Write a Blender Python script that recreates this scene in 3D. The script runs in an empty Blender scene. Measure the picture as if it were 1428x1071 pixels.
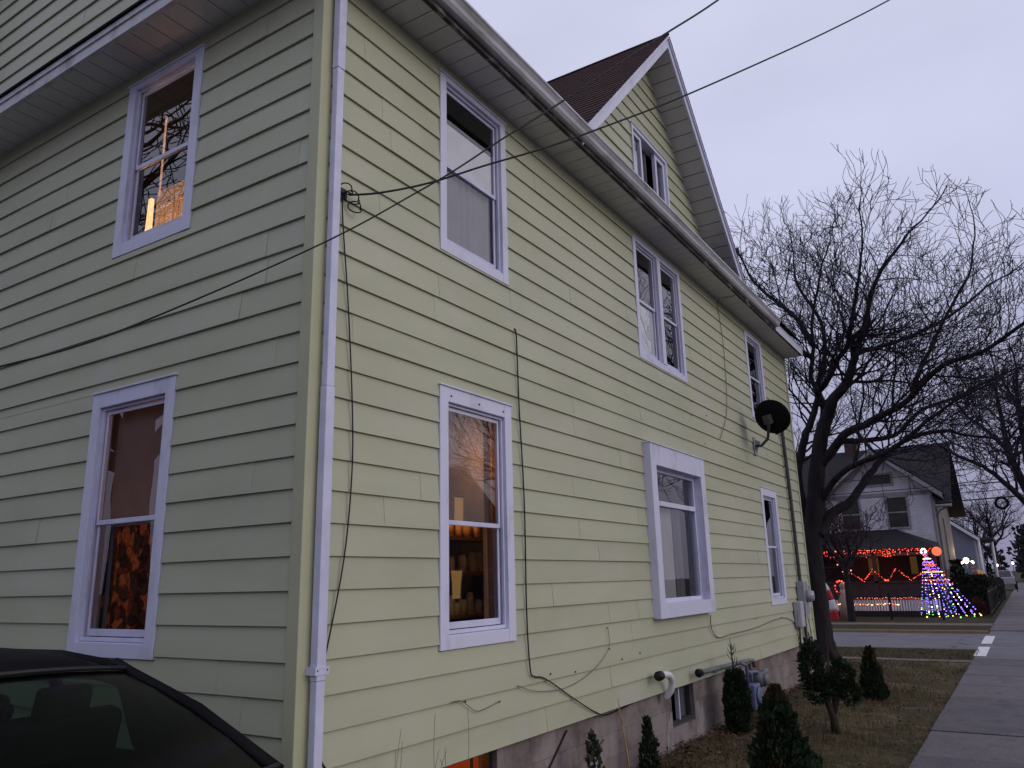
import bpy, math, random
from mathutils import Vector, Matrix, noise
random.seed(7)
PI = math.pi
S = bpy.context.scene
COL = S.collection
V = Vector

# ------------------------------------------------------------------ materials
def new_mat(name):
    m = bpy.data.materials.new(name); m.use_nodes = True
    nt = m.node_tree; nt.nodes.clear()
    out = nt.nodes.new('ShaderNodeOutputMaterial')
    return m, nt, out
def nd(nt, t, **kw):
    n = nt.nodes.new(t)
    for k, v in kw.items():
        if k in n.inputs: n.inputs[k].default_value = v
        else: setattr(n, k, v)
    return n
def c4(c): return (c[0], c[1], c[2], 1.0)
def ramp(nt, fac, stops, interp='LINEAR'):
    r = nt.nodes.new('ShaderNodeValToRGB'); r.color_ramp.interpolation = interp
    el = r.color_ramp.elements
    while len(el) < len(stops): el.new(0.5)
    for e, (p, c) in zip(el, stops): e.position = p; e.color = c4(c) if len(c) == 3 else c
    nt.links.new(fac, r.inputs[0]); return r
def coords(nt, scale=(1, 1, 1)):
    tc = nt.nodes.new('ShaderNodeTexCoord'); mp = nt.nodes.new('ShaderNodeMapping')
    mp.inputs['Scale'].default_value = scale
    nt.links.new(tc.outputs['Object'], mp.inputs[0]); return mp.outputs[0]
def plain(name, col, rough=.6, spec=.4, var=.12, vscale=3.0, metal=0.0, bump=0.0, bscale=40, stretch=(1, 1, 1), coat=0.0):
    """base colour broken up by two octaves of noise, optional bump"""
    m, nt, out = new_mat(name)
    p = nd(nt, 'ShaderNodeBsdfPrincipled', Roughness=rough, Metallic=metal)
    p.inputs['Specular IOR Level'].default_value = spec
    p.inputs['Coat Weight'].default_value = coat
    co = coords(nt, stretch)
    n = nd(nt, 'ShaderNodeTexNoise', Scale=vscale, Detail=6.0, Roughness=.62); nt.links.new(co, n.inputs['Vector'])
    lo = [max(0, x * (1 - var)) for x in col]; hi = [min(1, x * (1 + var)) for x in col]
    r = ramp(nt, n.outputs['Fac'], [(.3, lo), (.7, hi)])
    nt.links.new(r.outputs[0], p.inputs['Base Color'])
    if bump:
        b = nd(nt, 'ShaderNodeTexNoise', Scale=bscale, Detail=4.0); nt.links.new(co, b.inputs['Vector'])
        bp = nd(nt, 'ShaderNodeBump', Strength=bump, Distance=.02); nt.links.new(b.outputs['Fac'], bp.inputs['Height'])
        nt.links.new(bp.outputs[0], p.inputs['Normal'])
    nt.links.new(p.outputs[0], out.inputs[0]); return m
def glow(name, col, strength):
    m, nt, out = new_mat(name)
    e = nd(nt, 'ShaderNodeEmission', Color=c4(col), Strength=strength)
    nt.links.new(e.outputs[0], out.inputs[0]); return m
def glass(name, tint=(.9, .92, .92), ior=1.9, bend=.004, rough=0.0):
    m, nt, out = new_mat(name)
    t = nd(nt, 'ShaderNodeBsdfTransparent', Color=c4(tint))
    g = nd(nt, 'ShaderNodeBsdfGlossy', Color=(1, 1, 1, 1), Roughness=rough)
    f = nd(nt, 'ShaderNodeFresnel', IOR=ior); gm_ = nt.nodes.new('ShaderNodeNewGeometry'); mi_ = nd(nt, 'ShaderNodeMix', data_type='FLOAT')
    mi_.inputs[2].default_value = ior; mi_.inputs[3].default_value = 1 / ior                # same reflection seen from either face
    nt.links.new(gm_.outputs['Backfacing'], mi_.inputs[0]); nt.links.new(mi_.outputs[0], f.inputs['IOR'])
    co = coords(nt); n = nd(nt, 'ShaderNodeTexNoise', Scale=1.7, Detail=1.0); nt.links.new(co, n.inputs['Vector'])
    b = nd(nt, 'ShaderNodeBump', Strength=.35, Distance=bend); nt.links.new(n.outputs['Fac'], b.inputs['Height'])
    nt.links.new(b.outputs[0], g.inputs['Normal']); 
    mx = nd(nt, 'ShaderNodeMixShader')
    nt.links.new(f.outputs[0], mx.inputs[0]); nt.links.new(t.outputs[0], mx.inputs[1]); nt.links.new(g.outputs[0], mx.inputs[2])
    nt.links.new(mx.outputs[0], out.inputs[0]); return m

def siding_mat():
    m, nt, out = new_mat('yellow_siding')
    p = nd(nt, 'ShaderNodeBsdfPrincipled', Roughness=.48); p.inputs['Specular IOR Level'].default_value = .35
    co = coords(nt, (.5, .5, 1.6))
    a = nd(nt, 'ShaderNodeTexNoise', Scale=1.3, Detail=7.0, Roughness=.6); nt.links.new(co, a.inputs['Vector'])
    r = ramp(nt, a.outputs['Fac'], [(.22, (.392, .406, .278)), (.5, (.450, .465, .328)), (.78, (.492, .506, .374))])
    co2 = coords(nt, (1.0, 1.0, .35))                                    # chalky streaks and grime
    b = nd(nt, 'ShaderNodeTexNoise', Scale=3.5, Detail=8.0, Roughness=.7); nt.links.new(co2, b.inputs['Vector'])
    r2 = ramp(nt, b.outputs['Fac'], [(.5, (0, 0, 0)), (.78, (1, 1, 1))])
    mx = nd(nt, 'ShaderNodeMix', data_type='RGBA'); mx.inputs[7].default_value = (.48, .48, .46, 1)
    mu = nd(nt, 'ShaderNodeMath', operation='MULTIPLY'); mu.inputs[1].default_value = .42
    nt.links.new(r2.outputs[0], mu.inputs[0]); nt.links.new(mu.outputs[0], mx.inputs[0]); nt.links.new(r.outputs[0], mx.inputs[6])
    at = nd(nt, 'ShaderNodeAttribute', attribute_name='tone'); tm_ = nd(nt, 'ShaderNodeMix', data_type='RGBA', blend_type='MULTIPLY'); tm_.inputs[0].default_value = 1
    tr_ = ramp(nt, at.outputs['Fac'], [(0, (.95, .945, .95)), (.5, (1, 1, 1)), (1, (1.04, 1.04, 1.06))])
    nt.links.new(mx.outputs[2], tm_.inputs[6]); nt.links.new(tr_.outputs[0], tm_.inputs[7])
    # lavender-grey chalky blotches where old stains were rubbed off
    k1 = nd(nt, 'ShaderNodeTexNoise', Scale=.75, Detail=5.0, Roughness=.55); nt.links.new(coords(nt, (1, 1, 1.1)), k1.inputs['Vector'])
    kr = ramp(nt, k1.outputs['Fac'], [(.60, (0, 0, 0)), (.72, (1, 1, 1))]); km = nd(nt, 'ShaderNodeMath', operation='MULTIPLY'); km.inputs[1].default_value = .45; nt.links.new(kr.outputs[0], km.inputs[0])
    kx = nd(nt, 'ShaderNodeMix', data_type='RGBA'); kx.inputs[7].default_value = (.47, .46, .46, 1); nt.links.new(km.outputs[0], kx.inputs[0]); nt.links.new(tm_.outputs[2], kx.inputs[6])
    nt.links.new(kx.outputs[2], p.inputs['Base Color'])
    g = nd(nt, 'ShaderNodeTexNoise', Scale=26.0, Detail=3.0); co3 = coords(nt, (.25, .25, 1)); nt.links.new(co3, g.inputs['Vector'])
    bp = nd(nt, 'ShaderNodeBump', Strength=.12, Distance=.01); nt.links.new(g.outputs['Fac'], bp.inputs['Height']); nt.links.new(bp.outputs[0], p.inputs['Normal'])
    nt.links.new(p.outputs[0], out.inputs[0]); return m
def stained_mat(name, clean, stain, lo, hi, sc=(1, 1, 1), nscale=4.0, rough=.5):
    m, nt, out = new_mat(name)
    p = nd(nt, 'ShaderNodeBsdfPrincipled', Roughness=rough); p.inputs['Specular IOR Level'].default_value = .35
    co = coords(nt, sc); a = nd(nt, 'ShaderNodeTexNoise', Scale=nscale, Detail=8.0, Roughness=.68); nt.links.new(co, a.inputs['Vector'])
    r = ramp(nt, a.outputs['Fac'], [(lo, clean), (hi, stain)])
    nt.links.new(r.outputs[0], p.inputs['Base Color']); nt.links.new(p.outputs[0], out.inputs[0]); return m
def block_mat():
    m, nt, out = new_mat('foundation_block')
    p = nd(nt, 'ShaderNodeBsdfPrincipled', Roughness=.9); p.inputs['Specular IOR Level'].default_value = .2
    tc = nt.nodes.new('ShaderNodeTexCoord'); sep = nt.nodes.new('ShaderNodeSeparateXYZ'); nt.links.new(tc.outputs['Object'], sep.inputs[0])
    ad = nd(nt, 'ShaderNodeMath', operation='ADD'); nt.links.new(sep.outputs[0], ad.inputs[0]); nt.links.new(sep.outputs[1], ad.inputs[1])
    cb = nt.nodes.new('ShaderNodeCombineXYZ'); nt.links.new(ad.outputs[0], cb.inputs[0]); nt.links.new(sep.outputs[2], cb.inputs[1])
    br = nd(nt, 'ShaderNodeTexBrick', Scale=1.0); br.inputs['Brick Width'].default_value = .41; br.inputs['Row Height'].default_value = .215; br.inputs['Mortar Size'].default_value = .006
    br.inputs['Color1'].default_value = (.215, .185, .18, 1); br.inputs['Color2'].default_value = (.28, .24, .235, 1); br.inputs['Mortar'].default_value = (.22, .19, .185, 1)
    nt.links.new(cb.outputs[0], br.inputs['Vector'])
    n = nd(nt, 'ShaderNodeTexNoise', Scale=2.2, Detail=9.0, Roughness=.7); nt.links.new(tc.outputs['Object'], n.inputs['Vector'])
    r = ramp(nt, n.outputs['Fac'], [(.35, (.55, .5, .5)), (.55, (1, 1, 1)), (.75, (1.3, 1.3, 1.35))])
    mx = nd(nt, 'ShaderNodeMix', data_type='RGBA', blend_type='MULTIPLY'); mx.inputs[0].default_value = 1
    nt.links.new(br.outputs[0], mx.inputs[6]); nt.links.new(r.outputs[0], mx.inputs[7]); nt.links.new(mx.outputs[2], p.inputs['Base Color'])
    bp = nd(nt, 'ShaderNodeBump', Strength=.6, Distance=.01); nt.links.new(br.outputs['Fac'], bp.inputs['Height']); bp.invert = True
    nt.links.new(bp.outputs[0], p.inputs['Normal'])
    nt.links.new(p.outputs[0], out.inputs[0]); return m
def shingle_mat(name, c1, c2, sx=1.0):
    m, nt, out = new_mat(name)
    p = nd(nt, 'ShaderNodeBsdfPrincipled', Roughness=.92); p.inputs['Specular IOR Level'].default_value = .2
    co = coords(nt, (.8, 9.0, 9.0) if sx == 0 else (6.0, 1.1, 6.0))
    n = nd(nt, 'ShaderNodeTexNoise', Scale=2.6, Detail=6.0, Roughness=.75); nt.links.new(co, n.inputs['Vector'])
    r = ramp(nt, n.outputs['Fac'], [(.3, c1), (.62, c2), (.8, [min(1, x * 1.9) for x in c2])])
    nt.links.new(r.outputs[0], p.inputs['Base Color']); nt.links.new(p.outputs[0], out.inputs[0]); return m
def floral_mat():
    m, nt, out = new_mat('floral_curtain')
    co = coords(nt, (1, 1, .8))
    w = nd(nt, 'ShaderNodeTexNoise', Scale=17.0, Detail=3.0); nt.links.new(co, w.inputs['Vector'])
    av = nd(nt, 'ShaderNodeMix', data_type='VECTOR'); av.inputs[0].default_value = .07
    nt.links.new(co, av.inputs[4]); nt.links.new(w.outputs['Color'], av.inputs[5])
    v = nd(nt, 'ShaderNodeTexVoronoi', Scale=15.0, feature='F1'); nt.links.new(av.outputs[1], v.inputs['Vector'])
    v2 = nd(nt, 'ShaderNodeTexVoronoi', Scale=15.0, feature='DISTANCE_TO_EDGE'); nt.links.new(av.outputs[1], v2.inputs['Vector'])
    pal = ramp(nt, v.outputs['Color'], [(.0, (.035, .022, .02)), (.3, (.07, .04, .03)), (.42, (.34, .14, .065)), (.58, (.17, .045, .025)), (.70, (.05, .04, .025)), (.84, (.42, .23, .12))], 'CONSTANT')
    ed = ramp(nt, v2.outputs[0], [(.0, (.30, .26, .26)), (.22, (1, 1, 1)), (.34, (.55, .45, .4)), (.45, (1.2, .9, .6))])
    mx = nd(nt, 'ShaderNodeMix', data_type='RGBA', blend_type='MULTIPLY'); mx.inputs[0].default_value = 1
    nt.links.new(pal.outputs[0], mx.inputs[6]); nt.links.new(ed.outputs[0], mx.inputs[7])
    d = nd(nt, 'ShaderNodeBsdfDiffuse'); t = nd(nt, 'ShaderNodeBsdfTranslucent'); s = nd(nt, 'ShaderNodeMixShader'); s.inputs[0].default_value = .6
    nt.links.new(mx.outputs[2], d.inputs[0]); nt.links.new(mx.outputs[2], t.inputs[0])
    nt.links.new(d.outputs[0], s.inputs[1]); nt.links.new(t.outputs[0], s.inputs[2]); nt.links.new(s.outputs[0], out.inputs[0]); return m
def cloth_mat(name, col, trans=.5, alpha=1.0):
    m, nt, out = new_mat(name)
    co = coords(nt); n = nd(nt, 'ShaderNodeTexNoise', Scale=5.0, Detail=4.0); nt.links.new(co, n.inputs['Vector'])
    r = ramp(nt, n.outputs['Fac'], [(.3, [x * .85 for x in col]), (.7, col)])
    d = nd(nt, 'ShaderNodeBsdfDiffuse'); t = nd(nt, 'ShaderNodeBsdfTranslucent'); s = nd(nt, 'ShaderNodeMixShader'); s.inputs[0].default_value = trans
    nt.links.new(r.outputs[0], d.inputs[0]); nt.links.new(r.outputs[0], t.inputs[0]); nt.links.new(d.outputs[0], s.inputs[1]); nt.links.new(t.outputs[0], s.inputs[2])
    last = s
    if alpha < 1:
        tr = nd(nt, 'ShaderNodeBsdfTransparent'); s2 = nd(nt, 'ShaderNodeMixShader'); s2.inputs[0].default_value = alpha
        nt.links.new(tr.outputs[0], s2.inputs[1]); nt.links.new(s.outputs[0], s2.inputs[2]); last = s2
    nt.links.new(last.outputs[0], out.inputs[0]); return m
def ground_mat(name, cols, scale=.6, rough=.95, bump=.5, fine=18.0):
    m, nt, out = new_mat(name)
    p = nd(nt, 'ShaderNodeBsdfPrincipled', Roughness=rough); p.inputs['Specular IOR Level'].default_value = .15
    co = coords(nt)
    a = nd(nt, 'ShaderNodeTexNoise', Scale=scale, Detail=9.0, Roughness=.72); nt.links.new(co, a.inputs['Vector'])
    k = len(cols) - 1
    r = ramp(nt, a.outputs['Fac'], [(.32 + .36 * i / k, c) for i, c in enumerate(cols)])
    f = nd(nt, 'ShaderNodeTexNoise', Scale=fine, Detail=6.0, Roughness=.8); nt.links.new(co, f.inputs['Vector'])
    rf = ramp(nt, f.outputs['Fac'], [(.3, (.6, .6, .6)), (.7, (1.35, 1.35, 1.35))])
    mx = nd(nt, 'ShaderNodeMix', data_type='RGBA', blend_type='MULTIPLY'); mx.inputs[0].default_value = 1
    nt.links.new(r.outputs[0], mx.inputs[6]); nt.links.new(rf.outputs[0], mx.inputs[7]); nt.links.new(mx.outputs[2], p.inputs['Base Color'])
    bp = nd(nt, 'ShaderNodeBump', Strength=bump, Distance=.03); nt.links.new(f.outputs['Fac'], bp.inputs['Height']); nt.links.new(bp.outputs[0], p.inputs['Normal'])
    nt.links.new(p.outputs[0], out.inputs[0]); return m
def asphalt_mat(name, c1, c2, crack=(.02, .02, .022)):
    m, nt, out = new_mat(name)
    p = nd(nt, 'ShaderNodeBsdfPrincipled', Roughness=.85); p.inputs['Specular IOR Level'].default_value = .3
    co = coords(nt)
    a = nd(nt, 'ShaderNodeTexNoise', Scale=.9, Detail=9.0, Roughness=.7); nt.links.new(co, a.inputs['Vector'])
    r = ramp(nt, a.outputs['Fac'], [(.32, c1), (.68, c2)])
    wv = nd(nt, 'ShaderNodeTexNoise', Scale=1.6, Detail=6.0, Roughness=.7); nt.links.new(co, wv.inputs['Vector'])
    mv = nd(nt, 'ShaderNodeMix', data_type='VECTOR'); mv.inputs[0].default_value = .35; nt.links.new(co, mv.inputs[4]); nt.links.new(wv.outputs['Color'], mv.inputs[5])
    vo = nd(nt, 'ShaderNodeTexVoronoi', Scale=.55, feature='DISTANCE_TO_EDGE'); nt.links.new(mv.outputs[1], vo.inputs['Vector'])
    vr = ramp(nt, vo.outputs[0], [(.004, (1, 1, 1)), (.014, (0, 0, 0))])
    gate = ramp(nt, wv.outputs['Fac'], [(.45, (0, 0, 0)), (.6, (1, 1, 1))])
    mm = nd(nt, 'ShaderNodeMath', operation='MULTIPLY'); nt.links.new(vr.outputs[0], mm.inputs[0]); nt.links.new(gate.outputs[0], mm.inputs[1])
    mx = nd(nt, 'ShaderNodeMix', data_type='RGBA'); nt.links.new(mm.outputs[0], mx.inputs[0]); nt.links.new(r.outputs[0], mx.inputs[6]); mx.inputs[7].default_value = c4(crack)
    nt.links.new(mx.outputs[2], p.inputs['Base Color'])
    f = nd(nt, 'ShaderNodeTexNoise', Scale=55.0, Detail=4.0); nt.links.new(co, f.inputs['Vector'])
    bp = nd(nt, 'ShaderNodeBump', Strength=.3, Distance=.01); nt.links.new(f.outputs['Fac'], bp.inputs['Height']); nt.links.new(bp.outputs[0], p.inputs['Normal'])
    nt.links.new(p.outputs[0], out.inputs[0]); return m
def bark_mat(name, c):
    return plain(name, c, rough=.95, spec=.15, var=.45, vscale=6, bump=.9, bscale=14, stretch=(1, 1, .25))

M = dict(
    siding=siding_mat(),
    trim=stained_mat('white_trim', (.65, .66, .82), (.36, .36, .42), .54, .80, (1, 1, .5), 3.0, .42),
    alu=plain('white_aluminium', (.60, .61, .79), .42, .4, .13, 5),
    post=plain('yellow_corner_post', (.45, .465, .30), .45, .35, .06, 2),
    soffit=stained_mat('soffit_panel', (.58, .57, .57), (.40, .38, .36), .5, .85, (.6, .6, 1), 2.0, .5),
    groove=plain('soffit_groove', (.10, .10, .10), .9, .1),
    mildew_shadow=stained_mat('mildewed_shadowed_fascia', (.30, .29, .29), (.03, .028, .026), .33, .48, (1.2, 1, 3), 2.4, .7),  # dark tone holds both mildew and the shadow on the fascia board
    gutter=stained_mat('gutter_paint', (.52, .52, .57), (.20, .19, .19), .48, .72, (.5, 2, 2), 2.2, .4),
    glass=glass('window_glass'),
    cglass=glass('tinted_car_glass', (.30, .41, .36), 1.22, .001, .16),
    room_dark=plain('dark_room', (.05, .045, .05), .9, .1, .3, 2),
    room_brown=plain('brown_room', (.022, .017, .016), .9, .1, .2, 2),
    room_warm=plain('warm_room', (.62, .48, .33), .8, .2, .2, 2),
    blind=cloth_mat('white_blind', (.72, .70, .74), .35),
    dimblind=cloth_mat('dingy_blind', (.34, .28, .28), .30),
    shade=cloth_mat('white_roller_shade', (.90, .89, .95), .15),
    sheer=cloth_mat('sheer_curtain', (.62, .60, .68), .5, .8),
    drape=cloth_mat('brown_drape', (.30, .17, .10), .5),
    greydrape=cloth_mat('grey_drape', (.22, .20, .24), .4),
    floral=floral_mat(),
    block=block_mat(),
    roof=shingle_mat('brown_shingles', (.030, .016, .016), (.085, .042, .040)),
    rooffar=shingle_mat('dark_shingles', (.014, .013, .015), (.030, .026, .030), 0),
    black=plain('black_paint', (.012, .012, .013), .5, .4, .2),
    blackm=plain('black_metal', (.018, .018, .02), .45, .5, .2, metal=.3),
    cable=plain('black_cable', (.010, .010, .012), .6, .3, .2),
    greycable=plain('grey_cable', (.16, .155, .15), .6, .3, .2),
    grey=stained_mat('grey_paint', (.30, .31, .35), (.20, .20, .22), .5, .8, (1, 1, 1), 6.0, .5),
    dullgrey=stained_mat('dull_galvanised', (.17, .18, .195), (.09, .085, .085), .45, .7, (1, 1, 1), 7.0, .55),
    pipe=plain('dark_conduit', (.05, .055, .058), .5, .4, .25, 5),
    bluegrey=plain('blue_grey_meter_paint', (.13, .15, .25), .45, .5, .25, 8),
    pvc=plain('white_plastic_pipe', (.72, .71, .76), .4, .5, .05),
    bark=bark_mat('dark_bark', (.030, .025, .029)),
    twig=plain('dark_twigs', (.032, .026, .038), .9, .15, .4, 4),
    redtwig=plain('reddish_twigs', (.050, .026, .034), .9, .15, .4, 4),
    conifer=plain('arborvitae_leaf', (.020, .034, .016), .8, .2, .5, 9),
    conifer2=plain('grey_green_leaf', (.045, .055, .040), .8, .2, .4, 9),
    brownleaf=plain('browned_leaf', (.050, .040, .020), .9, .1, .4, 8),
    brownstem=plain('brown_stem', (.050, .036, .030), .9, .1, .3, 8),
    straw=plain('dry_straw', (.34, .23, .12), .9, .1, .3, 6),
    weed=plain('dry_weed', (.17, .15, .11), .9, .1, .3, 6),
    grass=ground_mat('dormant_lawn', [(.034, .036, .016), (.105, .080, .046), (.055, .048, .024), (.14, .105, .066), (.06, .045, .03)], .8),
    verge=ground_mat('dark_verge', [(.026, .030, .014), (.055, .045, .024), (.035, .034, .016)], .8),
    earth=ground_mat('wide_ground', [(.030, .032, .016), (.055, .046, .026)], .3),
    blade=plain('grass_blade', (.125, .098, .052), .9, .1, .6, 2.5),
    leaf=plain('fallen_leaf', (.11, .06, .035), .85, .2, .6, 5),
    walk=ground_mat('sidewalk_concrete', [(.10, .092, .10), (.178, .164, .174), (.147, .135, .145), (.215, .198, .208)], 1.1, .9, .25, 40),
    walkdark=ground_mat('old_slab_concrete', [(.085, .080, .092), (.155, .145, .158), (.12, .112, .124), (.185, .172, .182)], 1.3, .9, .3, 40),
    walkold=ground_mat('old_sidewalk', [(.14, .12, .10), (.20, .17, .145)], 1.5, .9, .3, 30),
    asphalt=asphalt_mat('asphalt', (.12, .118, .132), (.185, .182, .20)),
    kerb=ground_mat('painted_kerb', [(.30, .21, .09), (.20, .16, .11)], 2.0, .8, .2, 30),
    paint=stained_mat('road_paint', (.75, .75, .76), (.35, .35, .36), .5, .75, (1, 1, 1), 7.0, .7),
    carpaint=plain('black_car_paint', (.005, .005, .007), .55, .07, .1, 2, coat=.0),
    carin=plain('dark_car_interior', (.022, .020, .022), .85, .2, .3, 5),
    tyre=plain('tyre_rubber', (.015, .015, .015), .85, .2),
    rim=plain('wheel_alloy', (.35, .35, .37), .35, .6, .1, metal=.7),
    lens=plain('clear_lens', (.55, .55, .58), .15, .6),
    redlens=plain('red_lens', (.30, .015, .015), .2, .6),
    hwhite=plain('weathered_white_siding', (.52, .51, .56), .7, .3, .12, 3),
    hgrey=plain('brown_grey_siding', (.16, .145, .145), .75, .25, .2, 2),
    hblue=plain('blue_grey_siding', (.16, .18, .24), .7, .3, .08, 2),
    htrim=plain('grey_trim', (.24, .23, .24), .6, .3, .15, 3),
    hwt=plain('far_white_trim', (.60, .60, .66), .6, .3, .08, 3),
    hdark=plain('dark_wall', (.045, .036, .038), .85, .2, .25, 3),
    lattice=plain('white_skirting', (.78, .76, .80), .6, .3, .1, 6),
    wpane=plain('far_window_pane', (.030, .030, .036), .08, .6, .2),
    amber=glow('amber_window', (1.0, .50, .16), .06),
    red_cloth=plain('red_inflatable', (.42, .018, .030), .5, .3, .15, 3),
    white_cloth=plain('white_inflatable', (.70, .66, .72), .5, .3, .08, 3),
    hedge=plain('dark_hedge_leaf', (.016, .020, .013), .85, .2, .5, 6),
    wreath=plain('wreath_green', (.010, .016, .012), .9, .1, .4, 12),
    b_red=glow('red_bulb', (1.0, .055, .030), 2.6),
    b_orange=glow('orange_bulb', (1.0, .13, .050), 2.8),
    b_pink=glow('pink_bulb', (1.0, .26, .22), 2.6),
    b_warm=glow('warm_bulb', (1.0, .58, .26), 6.0),
    b_purple=glow('purple_bulb', (.34, .13, 1.0), 3.0),
    b_blue=glow('blue_bulb', (.17, .20, 1.0), 3.0),
    b_green=glow('green_bulb', (.25, 1.0, .20), 3.4),
    b_yellow=glow('yellow_bulb', (1.0, .75, .18), 4.0),
    b_white=glow('white_bulb', (.92, .85, 1.0), 8.0),
    lampwhite=glow('porch_light_globe', (1.0, .82, .58), 16.0),
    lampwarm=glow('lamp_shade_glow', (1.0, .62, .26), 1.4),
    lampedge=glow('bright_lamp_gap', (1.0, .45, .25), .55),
    door=plain('cream_door', (.80, .56, .34), .5, .3, .06, 2),
    lino=plain('orange_basement_wall', (.75, .30, .08), .8, .2, .3, 3),
    dishm=plain('black_dish', (.008, .008, .009), .9, .08, .2),
    wood=plain('utility_pole_wood', (.09, .075, .065), .9, .15, .3, 6, stretch=(1, 1, .2)),
    flagr=plain('red_flag_cloth', (.50, .05, .05), .8, .2), flagw=plain('white_flag_cloth', (.70, .66, .64), .8, .2), flagb=plain('blue_flag_cloth', (.04, .05, .20), .8, .2),
    banner=plain('tan_banner_cloth', (.62, .38, .14), .8, .2),
    silver=plain('silver_truck_paint', (.30, .30, .33), .4, .5, .1),
    figurine=plain('pale_plaster', (.42, .30, .26), .7, .2, .15, 5),
    shelfthing=plain('amber_jar', (.85, .42, .15), .35, .5, .4, 9),
)

# ------------------------------------------------------------------ mesh builder
ROOTLOC = {}
class MB:
    def __init__(s): s.v = []; s.f = []; s.mi = []; s.sm = []; s.tone = {}; s.cur = None
    def add(s, vs, fs, mi=0, smooth=False):
        o = len(s.v); s.v += [tuple(p) for p in vs]
        if s.cur is not None:
            for i in range(len(fs)): s.tone[len(s.f) + i] = s.cur
        for f in fs: s.f.append(tuple(i + o for i in f)); s.mi.append(mi); s.sm.append(smooth)
        return s
    def quad(s, a, b, c, d, mi=0): return s.add([a, b, c, d], [(0, 1, 2, 3)], mi)
    def box(s, x0, x1, y0, y1, z0, z1, mi=0):
        vs = [(x, y, z) for z in (z0, z1) for y in (y0, y1) for x in (x0, x1)]
        return s.add(vs, [(0, 2, 3, 1), (4, 5, 7, 6), (0, 1, 5, 4), (2, 6, 7, 3), (0, 4, 6, 2), (1, 3, 7, 5)], mi)
    def obox(s, c, ax, ay, az, mi=0):
        """box from centre and three half-axis vectors"""
        c = V(c); ax = V(ax); ay = V(ay); az = V(az)
        vs = [c + ax * i + ay * j + az * k for k in (-1, 1) for j in (-1, 1) for i in (-1, 1)]
        return s.add(vs, [(0, 2, 3, 1), (4, 5, 7, 6), (0, 1, 5, 4), (2, 6, 7, 3), (0, 4, 6, 2), (1, 3, 7, 5)], mi)
    def prism(s, poly, off, mi=0):
        """closed polygon swept by a vector"""
        n = len(poly); off = V(off); a = [V(p) for p in poly]; b = [p + off for p in a]
        fs = [tuple(range(n - 1, -1, -1)), tuple(range(n, 2 * n))] + [(i, (i + 1) % n, n + (i + 1) % n, n + i) for i in range(n)]
        return s.add(a + b, fs, mi)
    def tube(s, pts, rad, k=6, mi=0, caps=True, smooth=True):
        pts = [V(p) for p in pts]; n = len(pts)
        if not isinstance(rad, (list, tuple)): rad = [rad] * n
        t0 = (pts[1] - pts[0]).normalized(); up = V((0, 0, 1)) if abs(t0.z) < .9 else V((1, 0, 0))
        x = t0.cross(up).normalized(); vs = []
        for i in range(n):
            t = (pts[min(i + 1, n - 1)] - pts[max(i - 1, 0)])
            t = t.normalized() if t.length > 1e-9 else t0
            x = (x - t * x.dot(t)); x = x.normalized() if x.length > 1e-6 else t.orthogonal().normalized()
            y = t.cross(x)
            for j in range(k):
                a = 2 * PI * j / k; vs.append(pts[i] + (x * math.cos(a) + y * math.sin(a)) * rad[i])
        fs = [(i * k + j, i * k + (j + 1) % k, (i + 1) * k + (j + 1) % k, (i + 1) * k + j) for i in range(n - 1) for j in range(k)]
        if caps: fs += [tuple(range(k - 1, -1, -1)), tuple((n - 1) * k + j for j in range(k))]
        return s.add(vs, fs, mi, smooth)
    def ball(s, c, r, mi=0, seg=8, rings=5, sq=(1, 1, 1)):
        c = V(c); vs = [c + V((0, 0, r * sq[2]))]
        for i in range(1, rings):
            a = PI * i / rings
            for j in range(seg):
                b = 2 * PI * j / seg; vs.append(c + V((math.sin(a) * math.cos(b) * sq[0], math.sin(a) * math.sin(b) * sq[1], math.cos(a) * sq[2])) * r)
        vs.append(c - V((0, 0, r * sq[2]))); L = len(vs) - 1
        fs = [(0, 1 + j, 1 + (j + 1) % seg) for j in range(seg)]
        for i in range(rings - 2):
            fs += [(1 + i * seg + j, 1 + (i + 1) * seg + j, 1 + (i + 1) * seg + (j + 1) % seg, 1 + i * seg + (j + 1) % seg) for j in range(seg)]
        fs += [(L, 1 + (rings - 2) * seg + (j + 1) % seg, 1 + (rings - 2) * seg + j) for j in range(seg)]
        return s.add(vs, fs, mi, True)
    def octa(s, c, r, mi=0):
        x, y, z = c
        return s.add([(x + r, y, z), (x, y + r, z), (x - r, y, z), (x, y - r, z), (x, y, z + r), (x, y, z - r)],
                     [(0, 1, 4), (1, 2, 4), (2, 3, 4), (3, 0, 4), (1, 0, 5), (2, 1, 5), (3, 2, 5), (0, 3, 5)], mi, True)
    def build(s, name, mats, parent=None, bevel=0):
        if not isinstance(mats, (list, tuple)): mats = [mats]
        me = bpy.data.meshes.new(name)
        o = bpy.data.objects.new(name, me); COL.objects.link(o)
        L = V((0, 0, 0)); r = parent
        if parent is not None:
            o.parent = parent
            while r.parent is not None: r = r.parent
            L = V(ROOTLOC.get(r.name, (0, 0, 0)))
        else:
            xs = [p[0] for p in s.v]; ys = [p[1] for p in s.v]; zs = [p[2] for p in s.v]
            L = V(((min(xs) + max(xs)) / 2, (min(ys) + max(ys)) / 2, min(zs))); o.location = L; ROOTLOC[o.name] = tuple(L)
        me.from_pydata([(p[0] - L.x, p[1] - L.y, p[2] - L.z) for p in s.v], [], s.f)
        for m in mats: me.materials.append(m)
        if len(mats) > 1: me.polygons.foreach_set('material_index', s.mi)
        me.polygons.foreach_set('use_smooth', s.sm)
        if s.tone:
            me.attributes.new('tone', 'FLOAT', 'FACE').data.foreach_set('value', [s.tone.get(i, .5) for i in range(len(s.f))])
        me.update()
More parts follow.
